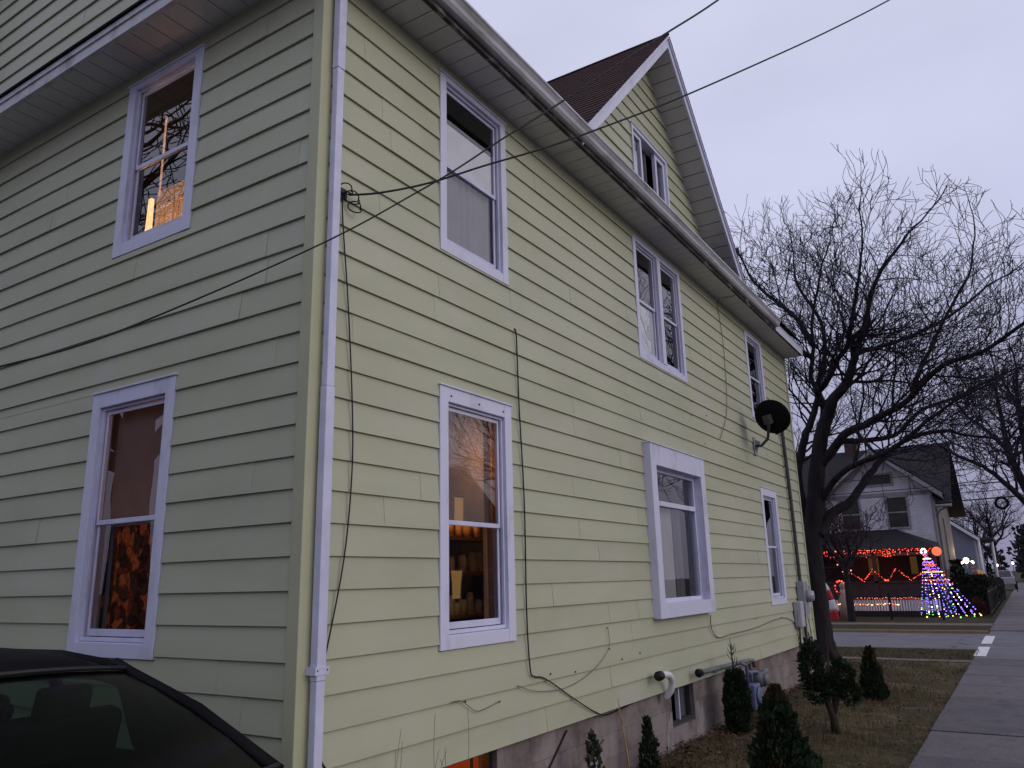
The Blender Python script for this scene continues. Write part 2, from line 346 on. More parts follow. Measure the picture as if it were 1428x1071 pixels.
        if bevel:
            b = o.modifiers.new('bevel', 'BEVEL'); b.width = bevel; b.segments = 2; b.limit_method = 'ANGLE'
        return o
def empty(name, loc):
    o = bpy.data.objects.new(name, None); COL.objects.link(o); o.location = loc; o.empty_display_size = .2
    ROOTLOC[o.name] = tuple(loc); return o
def tag(o, label=None, cat=None, group=None, kind=None):
    if label: o['label'] = label
    if cat: o['category'] = cat
    if group: o['group'] = group
    if kind: o['kind'] = kind
    return o
def copy_tree(o, loc=None, rz=None, parent=None):
    c = o.copy(); COL.objects.link(c)
    if parent is not None: c.parent = parent
    if loc is not None: c.location = loc
    if rz is not None: c.rotation_euler = (0, 0, rz)
    for ch in list(o.children): copy_tree(ch, parent=c)
    return c
def rnd(a, b): return random.uniform(a, b)

# ------------------------------------------------------------------ camera
R = ((0.53859, -0.84224, -0.02353), (0.19302, 0.15052, -0.96958), (0.82016, 0.51767, 0.24364))
cam = bpy.data.cameras.new('camera'); co = bpy.data.objects.new('camera', cam); COL.objects.link(co)
cam.sensor_width = 36; cam.lens = 1092.585 / 1428 * 36; cam.clip_start = .05; cam.clip_end = 2000
rx, dn, fw = V(R[0]), V(R[1]), V(R[2])
mw = Matrix(((rx.x, -dn.x, -fw.x, -3.32576), (rx.y, -dn.y, -fw.y, -3.59852), (rx.z, -dn.z, -fw.z, 1.8917), (0, 0, 0, 1)))
co.matrix_world = mw; S.camera = co

# ------------------------------------------------------------------ sky and light
w = bpy.data.worlds.new('World'); S.world = w; w.use_nodes = True; nt = w.node_tree; nt.nodes.clear()
out = nt.nodes.new('ShaderNodeOutputWorld'); bg = nd(nt, 'ShaderNodeBackground', Strength=.1)
sky = nt.nodes.new('ShaderNodeTexSky'); sky.sky_type = 'NISHITA'; sky.sun_disc = False
sky.sun_elevation = math.radians(14); sky.sun_rotation = math.radians(170)
tc = nt.nodes.new('ShaderNodeTexCoord'); sp = nt.nodes.new('ShaderNodeSeparateXYZ'); nt.links.new(tc.outputs['Generated'], sp.inputs[0])
base = ramp(nt, sp.outputs[2], [(0.0, (2.6, 2.5, 3.9)), (.16, (3.6, 3.6, 5.3)), (.36, (6.15, 6.35, 8.5)), (.62, (6.75, 7.0, 9.0)), (1.0, (5.9, 6.2, 8.3))])
# the last daylight: warmer and brighter towards the south-west
dt = nd(nt, 'ShaderNodeVectorMath', operation='DOT_PRODUCT'); dt.inputs[1].default_value = (.15, -.97, .18); nt.links.new(tc.outputs['Generated'], dt.inputs[0])
wr = ramp(nt, dt.outputs['Value'], [(.35, (0, 0, 0)), (1.0, (1, 1, 1))])
wm = nd(nt, 'ShaderNodeMix', data_type='RGBA'); wm.inputs[7].default_value = (9.0, 8.3, 9.2, 1)
wf = nd(nt, 'ShaderNodeMath', operation='MULTIPLY'); wf.inputs[1].default_value = .85
nt.links.new(wr.outputs[0], wf.inputs[0]); nt.links.new(wf.outputs[0], wm.inputs[0]); nt.links.new(base.outputs[0], wm.inputs[6])
mp = nt.nodes.new('ShaderNodeMapping'); mp.inputs['Scale'].default_value = (1.2, 1.2, 3.2); nt.links.new(tc.outputs['Generated'], mp.inputs[0])
cn = nd(nt, 'ShaderNodeTexNoise', Scale=1.7, Detail=6.0, Roughness=.5); nt.links.new(mp.outputs[0], cn.inputs['Vector'])
cr = ramp(nt, cn.outputs['Fac'], [(.30, (.90, .90, .905)), (.68, (1.06, 1.06, 1.055))])
cm = nd(nt, 'ShaderNodeMix', data_type='RGBA', blend_type='MULTIPLY'); cm.inputs[0].default_value = 1
nt.links.new(wm.outputs[2], cm.inputs[6]); nt.links.new(cr.outputs[0], cm.inputs[7])
fm = nd(nt, 'ShaderNodeMix', data_type='RGBA'); fm.inputs[0].default_value = .06
nt.links.new(cm.outputs[2], fm.inputs[6]); nt.links.new(sky.outputs[0], fm.inputs[7])
nt.links.new(fm.outputs[2], bg.inputs[0]); nt.links.new(bg.outputs[0], out.inputs[0])
sun = bpy.data.lights.new('sun', 'SUN'); sun.energy = .5; sun.angle = math.radians(25); sun.color = (1, .92, .82)
so = bpy.data.objects.new('sun', sun); COL.objects.link(so)
so.rotation_euler = V((-.17, .95, -.42)).to_track_quat('-Z', 'Y').to_euler(); so.location = (0, -20, 15)
S.view_settings.view_transform = 'Standard'; S.view_settings.look = 'None'; S.view_settings.exposure = 0; S.view_settings.gamma = 1
cy = S.cycles; cy.max_bounces = 6; cy.transparent_max_bounces = 12; cy.caustics_reflective = False; cy.caustics_refractive = False
try: cy.use_denoising = True
except Exception: pass
def lamp(loc, energy, col, r=.08):  # for lit rooms and for added glow outdoors
    l = bpy.data.lights.new('room_or_glow_lamp', 'POINT'); l.energy = energy; l.color = col; l.shadow_soft_size = r
    o = bpy.data.objects.new('room_or_glow_lamp', l); COL.objects.link(o); o.location = loc; return o

# ------------------------------------------------------------------ the yellow house
house = empty('yellow_house', (0, 0, 0))
tag(house, 'pale yellow two storey house with white trimmed windows and lapped siding', 'house')
CZ, Z0, ZS = .2010, .660, 6.25       # siding course, bottom of the siding, soffit
HX, HY = 12.95, 8.0                  # house length and depth
P0 = V((0, 0, 0))
def siding(mb, O, ud, nn, u0f, u1f, z0, z1, openings, out=.017):
    O, ud, nn = V(O), V(ud), V(nn)
    def pt(u, z, d): return O + ud * u + V((0, 0, z)) + nn * d
    k = 0; zb = z0
    while zb < z1 - .01:
        zt = min(zb + CZ, z1)
        cuts = sorted({zb, zt} | {z for o in openings for z in o[2:4] if zb < z < zt})
        a, b = u0f(zb), u1f(zb)
        seams = sorted([rnd(a, b) for _ in range(max(0, int((b - a) / 3.6 + rnd(-.3, .9))))])
        tones = [min(1, max(0, random.gauss(.5, .22))) for _ in range(8)]
        for ca, cb in zip(cuts[:-1], cuts[1:]):
            mid = (ca + cb) / 2
            blocks = sorted([(o[0], o[1]) for o in openings if o[2] < mid < o[3]])
            spans = []; cur = None
            lo, hi = u0f(mid), u1f(mid)
            if hi - lo < .02: continue
            cur = lo
            for (p, q) in blocks:
                if p > cur: spans.append((cur, min(p, hi)))
                cur = max(cur, q)
            if cur < hi: spans.append((cur, hi))
            for (p, q) in spans:
                edges = [p] + [s for s in seams if p + .1 < s < q - .1] + [q]
                for i in range(len(edges) - 1):
                    e0, e1 = edges[i], edges[i + 1]; mb.cur = tones[sum(1 for q_ in seams if q_ < (e0 + e1) / 2) % len(tones)]
                    ex = .0022 * (i % 2); wv0, wv1 = (rnd(0, .0028), rnd(0, .0028)) if len(cuts) == 2 else (0, 0)                      # boards are never quite flat
                    da = out * (1 - (ca - zb) / CZ) + ex; db = out * (1 - (cb - zb) / CZ) + ex
                    l0 = e0 if e0 > lo + 1e-6 else u0f(ca); l1 = e0 if e0 > lo + 1e-6 else u0f(cb)
                    h0 = e1 if e1 < hi - 1e-6 else u1f(ca); h1 = e1 if e1 < hi - 1e-6 else u1f(cb)
                    mb.quad(pt(l0, ca, da + wv0), pt(h0, ca, da + wv1), pt(h1, cb, db), pt(l1, cb, db))
                    if cb == zt: mb.quad(pt(l1, cb, db), pt(h1, cb, db), pt(h1, cb + .022, db - .006), pt(l1, cb + .022, db - .006))      # nailing flange behind the next course
                    if ca == zb:
                        mb.quad(pt(l0, ca, da - .012), pt(h0, ca, da - .012), pt(h0, ca, da + wv1), pt(l0, ca, da + wv0)); mb.quad(pt(l0, ca, da - .012), pt(h0, ca, da - .012), pt(h0, ca + .012, -.003), pt(l0, ca + .012, -.003))
                    if ex: 
                        for ee in (e0, e1): mb.quad(pt(ee, ca, da - ex), pt(ee, ca, da), pt(ee, cb, db), pt(ee, cb, db - ex))
        zb = zt; k += 1

# ---- window maker: u along the wall (seen from outside), n outwards
class Wall:
    def __init__(s, O, ud, nn): s.O, s.u, s.n = V(O), V(ud), V(nn)
    def p(s, u, z, d): return s.O + s.u * u + V((0, 0, z)) + s.n * d
    def box(s, mb, u0, u1, z0, z1, d0, d1, mi=0):
        c = s.p((u0 + u1) / 2, (z0 + z1) / 2, (d0 + d1) / 2)
        return mb.obox(c, s.u * (u1 - u0) / 2, s.n * (d1 - d0) / 2, V((0, 0, (z1 - z0) / 2)), mi)
    def quad(s, mb, u0, u1, z0, z1, d, mi=0):
        if s.u.cross(V((0, 0, 1))).dot(s.n) < 0: u0, u1 = u1, u0
        return mb.quad(s.p(u0, z0, d), s.p(u1, z0, d), s.p(u1, z1, d), s.p(u0, z1, d), mi)
RW = Wall((0, 0, 0), (1, 0, 0), (0, -1, 0))          # long side, faces the street
LW = Wall((0, 0, 0), (0, 1, 0), (-1, 0, 0))          # end wall by the driveway
def frame(mb, W, u0, u1, z0, z1, t, d0, d1, tb=None, tt=None):
    tb = t if tb is None else tb; tt = t if tt is None else tt
    W.box(mb, u0, u0 + t, z0, z1, d0, d1); W.box(mb, u1 - t, u1, z0, z1, d0, d1)
    W.box(mb, u0 + t, u1 - t, z0, z0 + tb, d0 + .001, d1 - .001); W.box(mb, u0 + t, u1 - t, z1 - tt, z1, d0 + .001, d1 - .001)
def panes(W, win, rects, d, name='pane', mat=None):
    mb = MB()
    for (a, b, c, e) in rects: W.quad(mb, a, b, c, e, d)
    return mb.build(name, mat or M['glass'], win)
def slats(W, win, u0, u1, z0, z1, d, pitch=.026, mat='blind', name='blind', gap=.22):
    mb = MB(); z = z1
    while z > z0:
        mb.quad(W.p(u0, z - pitch * (1 - gap * .0), d - .006), W.p(u1, z - pitch, d - .006), W.p(u1, z + .002, d + .006), W.p(u0, z + .002, d + .006)); z -= pitch
    return mb.build(name, M[mat], win)
def drape(W, win, u0, u1, z0, z1, d, mat, name='curtain', folds=6, amp=.02, n=40):
    mb = MB(); top = []; bot = []
    for i in range(n + 1):
        t = i / n; u = u0 + (u1 - u0) * t
        k = amp * math.sin(t * folds * 2 * PI) + amp * .4 * math.sin(t * folds * 4.7 + 1)
        top.append(W.p(u, z1, d + k)); bot.append(W.p(u + .01 * math.sin(t * 9), z0, d + k * 1.2))
    mb.add(bot + top, [(i, i + 1, n + 2 + i, n + 1 + i) for i in range(n)], 0, True)
    return mb.build(name, mat, win)
def room(W, win, u0, u1, z0, z1, depth, mat, back=-.10):
    mb = MB(); d0, d1 = back, back - depth
    W.quad(mb, u0, u1, z0, z1, d1)
    mb.quad(W.p(u0, z0, d0), W.p(u0, z0, d1), W.p(u0, z1, d1), W.p(u0, z1, d0)); mb.quad(W.p(u1, z0, d0), W.p(u1, z0, d1), W.p(u1, z1, d1), W.p(u1, z1, d0))
    mb.quad(W.p(u0, z0, d0), W.p(u1, z0, d0), W.p(u1, z0, d1), W.p(u0, z0, d1)); mb.quad(W.p(u0, z1, d0), W.p(u1, z1, d0), W.p(u1, z1, d1), W.p(u0, z1, d1))
    return mb.build('room', M[mat], win)
def front_wall(mb, W, u0, u1, z0, z1, ru0, ru1, rz0, rz1, d):
    """inner face of the wall round the opening, so that no room light gets out"""
    W.quad(mb, ru0, u0, rz0, rz1, d); W.quad(mb, u1, ru1, rz0, rz1, d); W.quad(mb, u0, u1, rz0, z0, d); W.quad(mb, u0, u1, z1, rz1, d)
def window(W, u0, u1, z0, z1, side=.10, head=.10, sill=.10, proud=.022, deep=.058, meet=.5, style='hung', roomspec=None, tilt=0):
    """casing (the window part), sashes, panes; returns the part and the glass opening"""
    mb = MB()
    W.box(mb, u0, u0 + side, z0, z1, -.02, proud); W.box(mb, u1 - side, u1, z0, z1, -.02, proud)
    W.box(mb, u0 + side, u1 - side, z1 - head, z1, -.02, proud - .002)
    W.box(mb, u0 + side, u1 - side, z0, z0 + sill, -.02, proud - .002)
    W.box(mb, u0 - .012, u1 + .012, z1, z1 + .014, -.01, proud + .012)                    # drip cap
    iu0, iu1, iz0, iz1 = u0 + side, u1 - side, z0 + sill, z1 - head
    j = .012                                                                             # jamb liners
    W.box(mb, iu0 - j, iu0, iz0, iz1, -deep - .03, -.021); W.box(mb, iu1, iu1 + j, iz0, iz1, -deep - .03, -.021)
    W.box(mb, iu0, iu1, iz1, iz1 + j, -deep - .03, -.021)
    mb.prism([W.p(iu0, iz0 - .03, -deep - .03), W.p(iu0, iz0 + .018, -deep - .03), W.p(iu0, iz0 - .001, -.021), W.p(iu0, iz0 - .03, -.021)], W.u * (iu1 - iu0))
    win = mb.build('window', M['trim'], house, .004)
    ru0, ru1, rz0, rz1, depth, rmat = roomspec
    rm = room(W, win, ru0, ru1, rz0, rz1, depth, rmat, -deep - .031)
    f = MB(); front_wall(f, W, iu0 - j, iu1 + j, iz0 - .03, iz1 + j, ru0, ru1, rz0, rz1, -deep - .031); f.build('inner_wall', M['room_dark'], win)
    return win, iu0, iu1, iz0, iz1
def hung(W, win, iu0, iu1, iz0, iz1, meet=.5, lift=0.0, st=.036):
    """storm frame, two sashes and their panes"""
    zm = iz0 + (iz1 - iz0) * meet; lo = iz0 + lift
    a = MB(); frame(a, W, iu0 + .001, iu1 - .001, iz0 + .004, iz1 - .001, .018, -.030, -.008, .028, .020); a.build('storm_frame', M['alu'], win, .003)
    b = MB(); frame(b, W, iu0 + .024, iu1 - .024, zm - .018, iz1 - .024, st * .7, -.044, -.031, .036, .03); b.build('sash', M['alu'], win, .003)
    c = MB(); frame(c, W, iu0 + .024, iu1 - .024, lo + .036, zm + .012, st * .7, -.058, -.045, .05, .03); c.build('sash', M['alu'], win, .003)
    panes(W, win, [(iu0 + .03, iu1 - .03, zm, iz1 - .03)], -.038); panes(W, win, [(iu0 + .03, iu1 - .03, lo + .05, zm)], -.052)
    return zm

def g(b): return b - .012
OPEN_R, OPEN_L, OPEN_G = [], [], []
def op(lst, u0, u1, z0, z1): lst.append((u0 - .004, u1 + .004, z0 - .004, z1 + .010))

# window above, nearest the corner: half drawn white shade and a sheer curtain
u0, u1, z0, z1 = 1.32, 2.33, 4.495, 6.135; op(OPEN_R, u0, u1, z0, z1 + .004)
w1, a, b, c, d = window(RW, u0, u1, z0, z1, .085, .05, .085, roomspec=(.75, 2.9, 4.2, 6.22, 1.0, 'room_dark'))
zm = hung(RW, w1, a, b, c, d, .50)
s_ = MB(); RW.quad(s_, a + .02, b - .02, zm - .02, d - .33, -.062); s_.build('roller_shade', M['shade'], w1)
drape(RW, w1, a + .02, b - .02, c, zm, -.10, M['sheer'], 'sheer_curtain', 9, .010)
# window below it: venetian blind behind the upper sash, jars on shelves in a warm lit room below
u0, u1, z0, z1 = 1.31, 2.32, 1.42, 3.367; op(OPEN_R, u0, u1, z0, z1)
w2, a, b, c, d = window(RW, u0, u1, z0, z1, .105, .115, .10, roomspec=(.75, 3.1, .9, 3.55, 1.0, 'room_dark'))
zm = hung(RW, w2, a, b, c, d, .47)
slats(RW, w2, a + .03, b - .03, zm + .02, d - .02, -.13, .026, 'dimblind')
drape(RW, w2, b - .12, b + .16, c, d, -.15, M['drape'], 'curtain', 3, .02, 20)
s_ = MB()
for zz in (1.62, 1.98, 2.28): RW.box(s_, 1.9, 3.08, zz - .03, zz, -.78, -.56)
s_.build('shelf', plain('shelf_wood', (.20, .09, .04), .6, .3), w2)
random.seed(3)
for zz in (1.62, 1.98, 2.28):
    u = 2.2
    while u < 3.0:
        hh = rnd(.10, .2); rr = rnd(.025, .05); p = RW.p(u, zz, -.64); s_ = MB(); s_.tube([p, p + V((0, 0, hh * .7)), p + V((0, 0, hh))], [rr, rr, rr * .6], 8); s_.build('jar', M['shelfthing'], w2); u += rnd(.07, .17)
lamp(RW.p(2.05, 2.9, -.45), 13.0, (1, .50, .18), .05)
# double window above
u0, u1, z0, z1 = 5.29, 6.92, 4.50, 6.12; op(OPEN_R, u0, u1, z0, z1 + .004)
w3, a, b, c, d = window(RW, u0, u1, z0, z1, .085, .05, .085, roomspec=(4.7, 7.5, 4.2, 6.22, 1.6, 'room_dark'))
um = (a + b) / 2; s_ = MB(); RW.box(s_, um - .055, um + .055, c, d, -.08, .030); s_.build('mullion', M['trim'], w3, .004)
zm = hung(RW, w3, a, um - .055, c, d, .49); hung(RW, w3, um + .055, b, c, d, .49)
s_ = MB(); RW.quad(s_, a + .02, um - .07, c, zm - .03, -.066); s_.build('roller_shade', M['shade'], w3)
drape(RW, w3, um + .10, um + .36, zm + .02, zm + .62, -.16, cloth_mat('pale_pink_cloth', (.62, .46, .44), .4), 'curtain', 2, .02, 16)
drape(RW, w3, um + .30, b - .02, c, d, -.24, M['drape'], 'curtain', 4, .02, 20)
lamp(RW.p(6.6, 5.9, -1.1), 2.2, (1, .52, .30), .1)
# boxed out picture window below
u0, u1, z0, z1 = 5.20, 7.06, 1.44, 3.43; op(OPEN_R, u0 + .01, u1 - .01, z0 + .01, z1 - .01)
w4, a, b, c, d = window(RW, u0, u1, z0, z1, .16, .25, .16, .105, .06, roomspec=(4.6, 7.7, .95, 3.6, 1.4, 'room_dark'))
zt = c + (d - c) * .73
s_ = MB(); frame(s_, RW, a, b, c, d, .05, -.05, .0); RW.box(s_, a + .05, b - .05, zt - .03, zt + .03, -.05, .012); s_.build('sash', M['trim'], w4, .004)
panes(RW, w4, [(a + .045, b - .045, c + .045, zt - .025)], -.03); panes(RW, w4, [(a + .045, b - .045, zt + .025, d - .045)], -.028)
slats(RW, w4, a + .05, a + .92, c + .03, zt - .02, -.12); drape(RW, w4, a + 1.0, a + 1.28, c, zt, -.14, M['greydrape'], 'curtain', 3, .02, 18)
s_ = MB(); RW.box(s_, a + .62, a + .70, zt + .08, d - .08, -.5, -.42); s_.build('lamp_shade', glow('dim_lamp', (1, .30, .12), .35), w4)
# narrow seeming window above at the far end
u0, u1, z0, z1 = 10.09, 11.12, 4.53, 6.09; op(OPEN_R, u0, u1, z0, z1 + .004)
w5, a, b, c, d = window(RW, u0, u1, z0, z1, .10, .05, .085, roomspec=(9.6, 11.7, 4.2, 6.22, 1.4, 'room_dark')); hung(RW, w5, a, b, c, d, .5)
# far end window below
u0, u1, z0, z1 = 10.12, 11.12, 1.40, 3.333; op(OPEN_R, u0, u1, z0, z1)
w6, a, b, c, d = window(RW, u0, u1, z0, z1, .12, .13, .10, roomspec=(9.6, 11.7, .95, 3.55, 1.4, 'room_dark')); zm = hung(RW, w6, a, b, c, d, .5)
drape(RW, w6, a + .02, b - .02, c, zm, -.16, M['greydrape'], 'curtain', 6, .02)
# end wall, above: lamp lit room with a cream door standing open
u0, u1, z0, z1 = 1.335, 2.345, 4.53, 6.12; op(OPEN_L, u0, u1, z0, z1 + .004)
w7, a, b, c, d = window(LW, u0, u1, z0, z1, .10, .05, .10, roomspec=(1.21, 4.4, 4.1, 6.22, 2.6, 'room_brown')); zm = hung(LW, w7, a, b, c, d, .49)
s_ = MB(); LW.box(s_, 2.12, 2.76, 4.11, 5.52, -.62, -.58); door = s_.build('open_door', M['door'], w7)
s_ = MB()
for (p, q, e, f) in ((2.18, 2.42, 4.3, 4.75), (2.18, 2.42, 4.85, 5.36), (2.48, 2.70, 4.3, 4.75), (2.48, 2.70, 4.85, 5.36)): frame(s_, LW, p, q, e, f, .025, -.579, -.568)
s_.build('door_moulding', M['door'], w7)
s_ = MB(); s_.prism([LW.p(2.775, 4.3, -.58), LW.p(2.90, 4.3, -.58), LW.p(2.845, 5.46, -.58), LW.p(2.80, 5.46, -.58)], LW.n * .03); s_.build('lamp_shade_strip', M['lampwarm'], w7)  # glowing lamp shade strip beside the open door
s_ = MB(); LW.box(s_, 2.42, 2.437, 5.30, 6.1, -.40, -.39); s_.build('light_streak', M['lampedge'], w7)  # emissive strip stands in for a streak of light at the curtain edge
sl = bpy.data.lights.new('room_or_glow_lamp', 'SPOT'); sl.energy = 40; sl.color = (1, .54, .24); sl.spot_size = math.radians(125); sl.spot_blend = .6; sl.shadow_soft_size = .05
slo = bpy.data.objects.new('room_or_glow_lamp', sl); COL.objects.link(slo); slo.location = LW.p(2.42, 4.40, -.16); slo.rotation_euler = (LW.p(2.45, 5.0, -.6) - LW.p(2.42, 4.40, -.16)).to_track_quat('-Z', 'Y').to_euler()
# end wall, below: blind in the upper sash, floral curtain in the lower
u0, u1, z0, z1 = 1.345, 2.385, 1.44, 3.383; op(OPEN_L, u0, u1, z0, z1)
w8, a, b, c, d = window(LW, u0, u1, z0, z1, .105, .115, .10, roomspec=(1.21, 3.6, .9, 3.55, 2.4, 'room_warm')); zm = hung(LW, w8, a, b, c, d, .49)
slats(LW, w8, a + .02, b - .04, zm - .01, d, -.125, .026, 'dimblind')
drape(LW, w8, a - .06, b + .03, c - .08, zm + .02, -.17, M['floral'], 'floral_curtain', 4, .018)
drape(LW, w8, b - .02, b + .30, c - .10, d + .05, -.20, M['greydrape'], 'curtain', 4, .02, 20)
lamp(LW.p(1.9, 2.2, -1.2), 11.0, (1, .42, .13), .2)
# gable windows: two lights and an open middle bay
u0, u1, z0, z1 = 5.49, 6.75, 6.80, 7.83; op(OPEN_G, u0, u1, z0, z1)
w9, a, b, c, d = window(RW, u0, u1, z0, z1, .05, .05, .07, .03, .08, roomspec=(5.2, 7.1, 6.5, 8.1, 1.2, 'room_dark'))
s_ = MB(); frame(s_, RW, a, a + .33, c, d, .06, -.05, .0); s_.build('sash', M['trim'], w9, .003); s_ = MB(); frame(s_, RW, b - .36, b, c, d, .065, -.05, .0); s_.build('sash', M['trim'], w9, .003)
panes(RW, w9, [(a + .05, a + .28, c + .05, d - .05)], -.03); panes(RW, w9, [(b - .31, b - .05, c + .05, d - .05)], -.03)
drape(RW, w9, b - .62, b - .38, c, d, -.12, M['greydrape'], 'curtain', 2, .02, 14); drape(RW, w9, a + .32, a + .52, c, d - .1, -.14, M['shade'], 'curtain', 2, .02, 14)

# siding
mb = MB(); siding(mb, (0, 0, 0), (1, 0, 0), (0, -1, 0), lambda z: .065, lambda z: HX - .05, Z0, ZS, OPEN_R, .0165)
s1 = mb.build('siding', M['siding'], house)
mb = MB(); siding(mb, (0, 0, 0), (0, 1, 0), (-1, 0, 0), lambda z: .065, lambda z: HY - .065, Z0, ZS, OPEN_L, .0165)
GS = 1.0                                             # roof pitch
def gz(z): return (z - 6.45) / GS
siding(mb, (0, 0, 0), (0, 1, 0), (-1, 0, 0), lambda z: gz(z) - .05, lambda z: HY - gz(z) + .05, 6.60, 10.3, [])
mb.build('siding', M['siding'], house)
AX, AZ, RY = 6.14, 9.44, -.40                        # cross gable apex
mb = MB(); siding(mb, (0, 0, 0), (1, 0, 0), (0, -1, 0), lambda z: AX - (AZ - .16 - z) / 1.03, lambda z: AX + (AZ - .16 - z) / 1.03, 6.32 + .11, AZ - .2, OPEN_G)
mb.build('siding', M['siding'], house)
# plain back and far walls, and the floor that closes the shell
mb = MB(); mb.quad((HX - .02, .06, Z0), (HX - .02, HY, Z0), (HX - .02, HY, 6.4), (HX - .02, .06, 6.4)); mb.quad((.06, HY - .02, Z0), (HX, HY - .02, Z0), (HX, HY - .02, 6.4), (.06, HY - .02, 6.4))
mb.add([(HX - .03, 0, 6.3), (HX - .03, HY, 6.3), (HX - .03, HY / 2, 10.4)], [(0, 1, 2)]); mb.build('rear_siding', M['siding'], house)
mb = MB(); mb.box(-.032, .068, -.032, .068, Z0 + .01, ZS); mb.build('corner_board', M['post'], house, .006); mb = MB(); mb.box(HX - .055, HX + .012, -.03, .03, Z0 + .01, ZS); mb.build('corner_board', M['post'], house, .006)
# foundation with two openings
def found():
    mb = MB(); y = .05; op2 = [(1.35, 2.11, .16, .66), (5.70, 6.43, .22, .66)]
    xs = [.05, 1.35, 2.11, 5.70, 6.43, HX - .05]
    for i in range(5):
        a, b = xs[i], xs[i + 1]
        if i in (1, 3):
            o = op2[0] if i == 1 else op2[1]; mb.quad((a, y, -.3), (b, y, -.3), (b, y, o[2]), (a, y, o[2]))
            mb.quad((a, y, o[2]), (b, y, o[2]), (b, y + .18, o[2]), (a, y + .18, o[2])); mb.quad((a, y, o[2]), (a, y + .18, o[2]), (a, y + .18, o[3]), (a, y, o[3])); mb.quad((b, y, o[2]), (b, y + .18, o[2]), (b, y + .18, o[3]), (b, y, o[3]))
        else: mb.quad((a, y, -.3), (b, y, -.3), (b, y, .665), (a, y, .665))
    mb.quad((.05, y, -.3), (.05, HY - .05, -.3), (.05, HY - .05, .665), (.05, y, .665)); mb.quad((HX - .05, y, -.3), (HX - .05, HY - .05, -.3), (HX - .05, HY - .05, .665), (HX - .05, y, .665))
    return mb.build('foundation', M['block'], house)
found()
mb = MB(); mb.box(.02, HX - .02, -.002, .05, .655, .668); mb.box(.0, .05, .05, HY - .05, .655, .668); mb.build('starter_strip', M['black'], house)
# parged patches and the brick pier on the foundation
parge = plain('pale_parging', (.265, .24, .245), .9, .15, .35, 6, bump=.5)
for (x0, x1, z0, z1) in ((3.60, 3.88, -.05, .45), (5.50, 5.699, -.05, .42), (6.431, 6.72, -.05, .46)):
    n = 9; vs = []; mb = MB()
    for i in range(n + 1):
        t = i / n; vs.append((x0 + (x1 - x0) * t, .047, z0)); vs.append((x0 + (x1 - x0) * t, .047, z1 - .22 * abs(math.sin(i * 2.3 + x0)) * abs(t - (0 if x0 > 6 else 1 if x0 > 5 else .5))))
    mb.add(vs, [(2 * i, 2 * i + 2, 2 * i + 3, 2 * i + 1) for i in range(n)]); mb.build('parging', parge, house)
mb = MB(); mb.box(8.7, 9.15, .0, .049, -.1, .66); mb.build('brick_pier', plain('brown_pier', (.15, .105, .085), .9, .15, .3, 9, bump=.6), house)
# basement windows
s_ = MB(); frame(s_, RW, 1.35, 2.11, .16, .66, .045, -.16, -.10); bw = s_.build('basement_window', M['blackm'], house)
s_ = MB(); RW.quad(s_, 1.38, 2.08, .2, .63, -.13); s_.build('pane', M['glass'], bw)
s_ = MB(); RW.box(s_, 1.86, 1.875, .2, .63, -.128, -.11); s_.build('muntin', M['blackm'], bw)
room(RW, bw, 1.2, 2.3, .05, .655, .6, 'lino', -.19); lamp(RW.p(1.7, .5, -.45), 1.5, (1, .36, .08), .06)
s_ = MB(); frame(s_, RW, 5.70, 6.43, .22, .66, .05, -.14, -.08); bw2 = s_.build('basement_window', M['pipe'], house)
s_ = MB(); RW.quad(s_, 5.74, 6.40, .26, .63, -.11); s_.build('pane', M['glass'], bw2); s_ = MB(); RW.box(s_, 6.02, 6.05, .26, .63, -.108, -.085); s_.build('muntin', M['alu'], bw2)
s_ = MB(); RW.quad(s_, 6.06, 6.40, .26, .63, -.15); s_.build('screen', plain('grey_screen', (.16, .15, .17), .8, .2), bw2)
room(RW, bw2, 5.5, 6.6, .05, .655, .5, 'room_dark', -.19)

# eaves: soffit panels with V grooves, fascia, gutter
def soffit_strip(mb, W, u0, u1, z, d0, d1, pitch=.205, gap=.010):
    u = u0
    while u < u1 - .01:
        e = min(u + pitch - gap, u1); mb.quad(W.p(u, z, d0), W.p(e, z, d0), W.p(e, z, d1), W.p(u, z, d1))
        mb.quad(W.p(u, z, d0), W.p(u, z + .012, d0), W.p(u, z + .012, d1), W.p(u, z, d1)); mb.quad(W.p(e, z, d0), W.p(e, z + .012, d0), W.p(e, z + .012, d1), W.p(e, z, d1)); u += pitch
mb = MB(); soffit_strip(mb, RW, .0, HX - .02, ZS, .0, .345); soffit_strip(mb, LW, .0, HY, ZS + .001, .0, .345)
mb.quad((-.345, -.345, ZS), (0, -.345, ZS), (0, 0, ZS), (-.345, 0, ZS)); mb.build('soffit', M['soffit'], house)
mb = MB(); mb.quad((-.34, -.34, ZS + .013), (HX - .03, -.34, ZS + .013), (HX - .03, .1, ZS + .013), (-.34, .1, ZS + .013)); mb.quad((-.34, .1, ZS + .013), (.1, .1, ZS + .013), (.1, HY + .3, ZS + .013), (-.34, HY + .3, ZS + .013)); mb.build('soffit_backing', M['groove'], house)
mb = MB(); mb.box(-.30, HX - .02, -.385, -.346, ZS - .018, ZS + .13); mb.build('fascia', M['mildew_shadow'], house)
mb = MB(); mb.box(10.86, HX - .02, -.392, -.386, ZS - .02, ZS + .16); mb.box(HX - .02, HX + .02, -.39, .0, ZS - .02, ZS + .15); mb.build('fascia', M['trim'], house)
mb = MB(); mb.box(-.388, -.346, -.39, HY + .35, ZS - .012, ZS + .125); mb.box(-.40, -.389, -.41, HY + .35, ZS + .085, ZS + .14)
mb.build('fascia', M['gutter'], house)
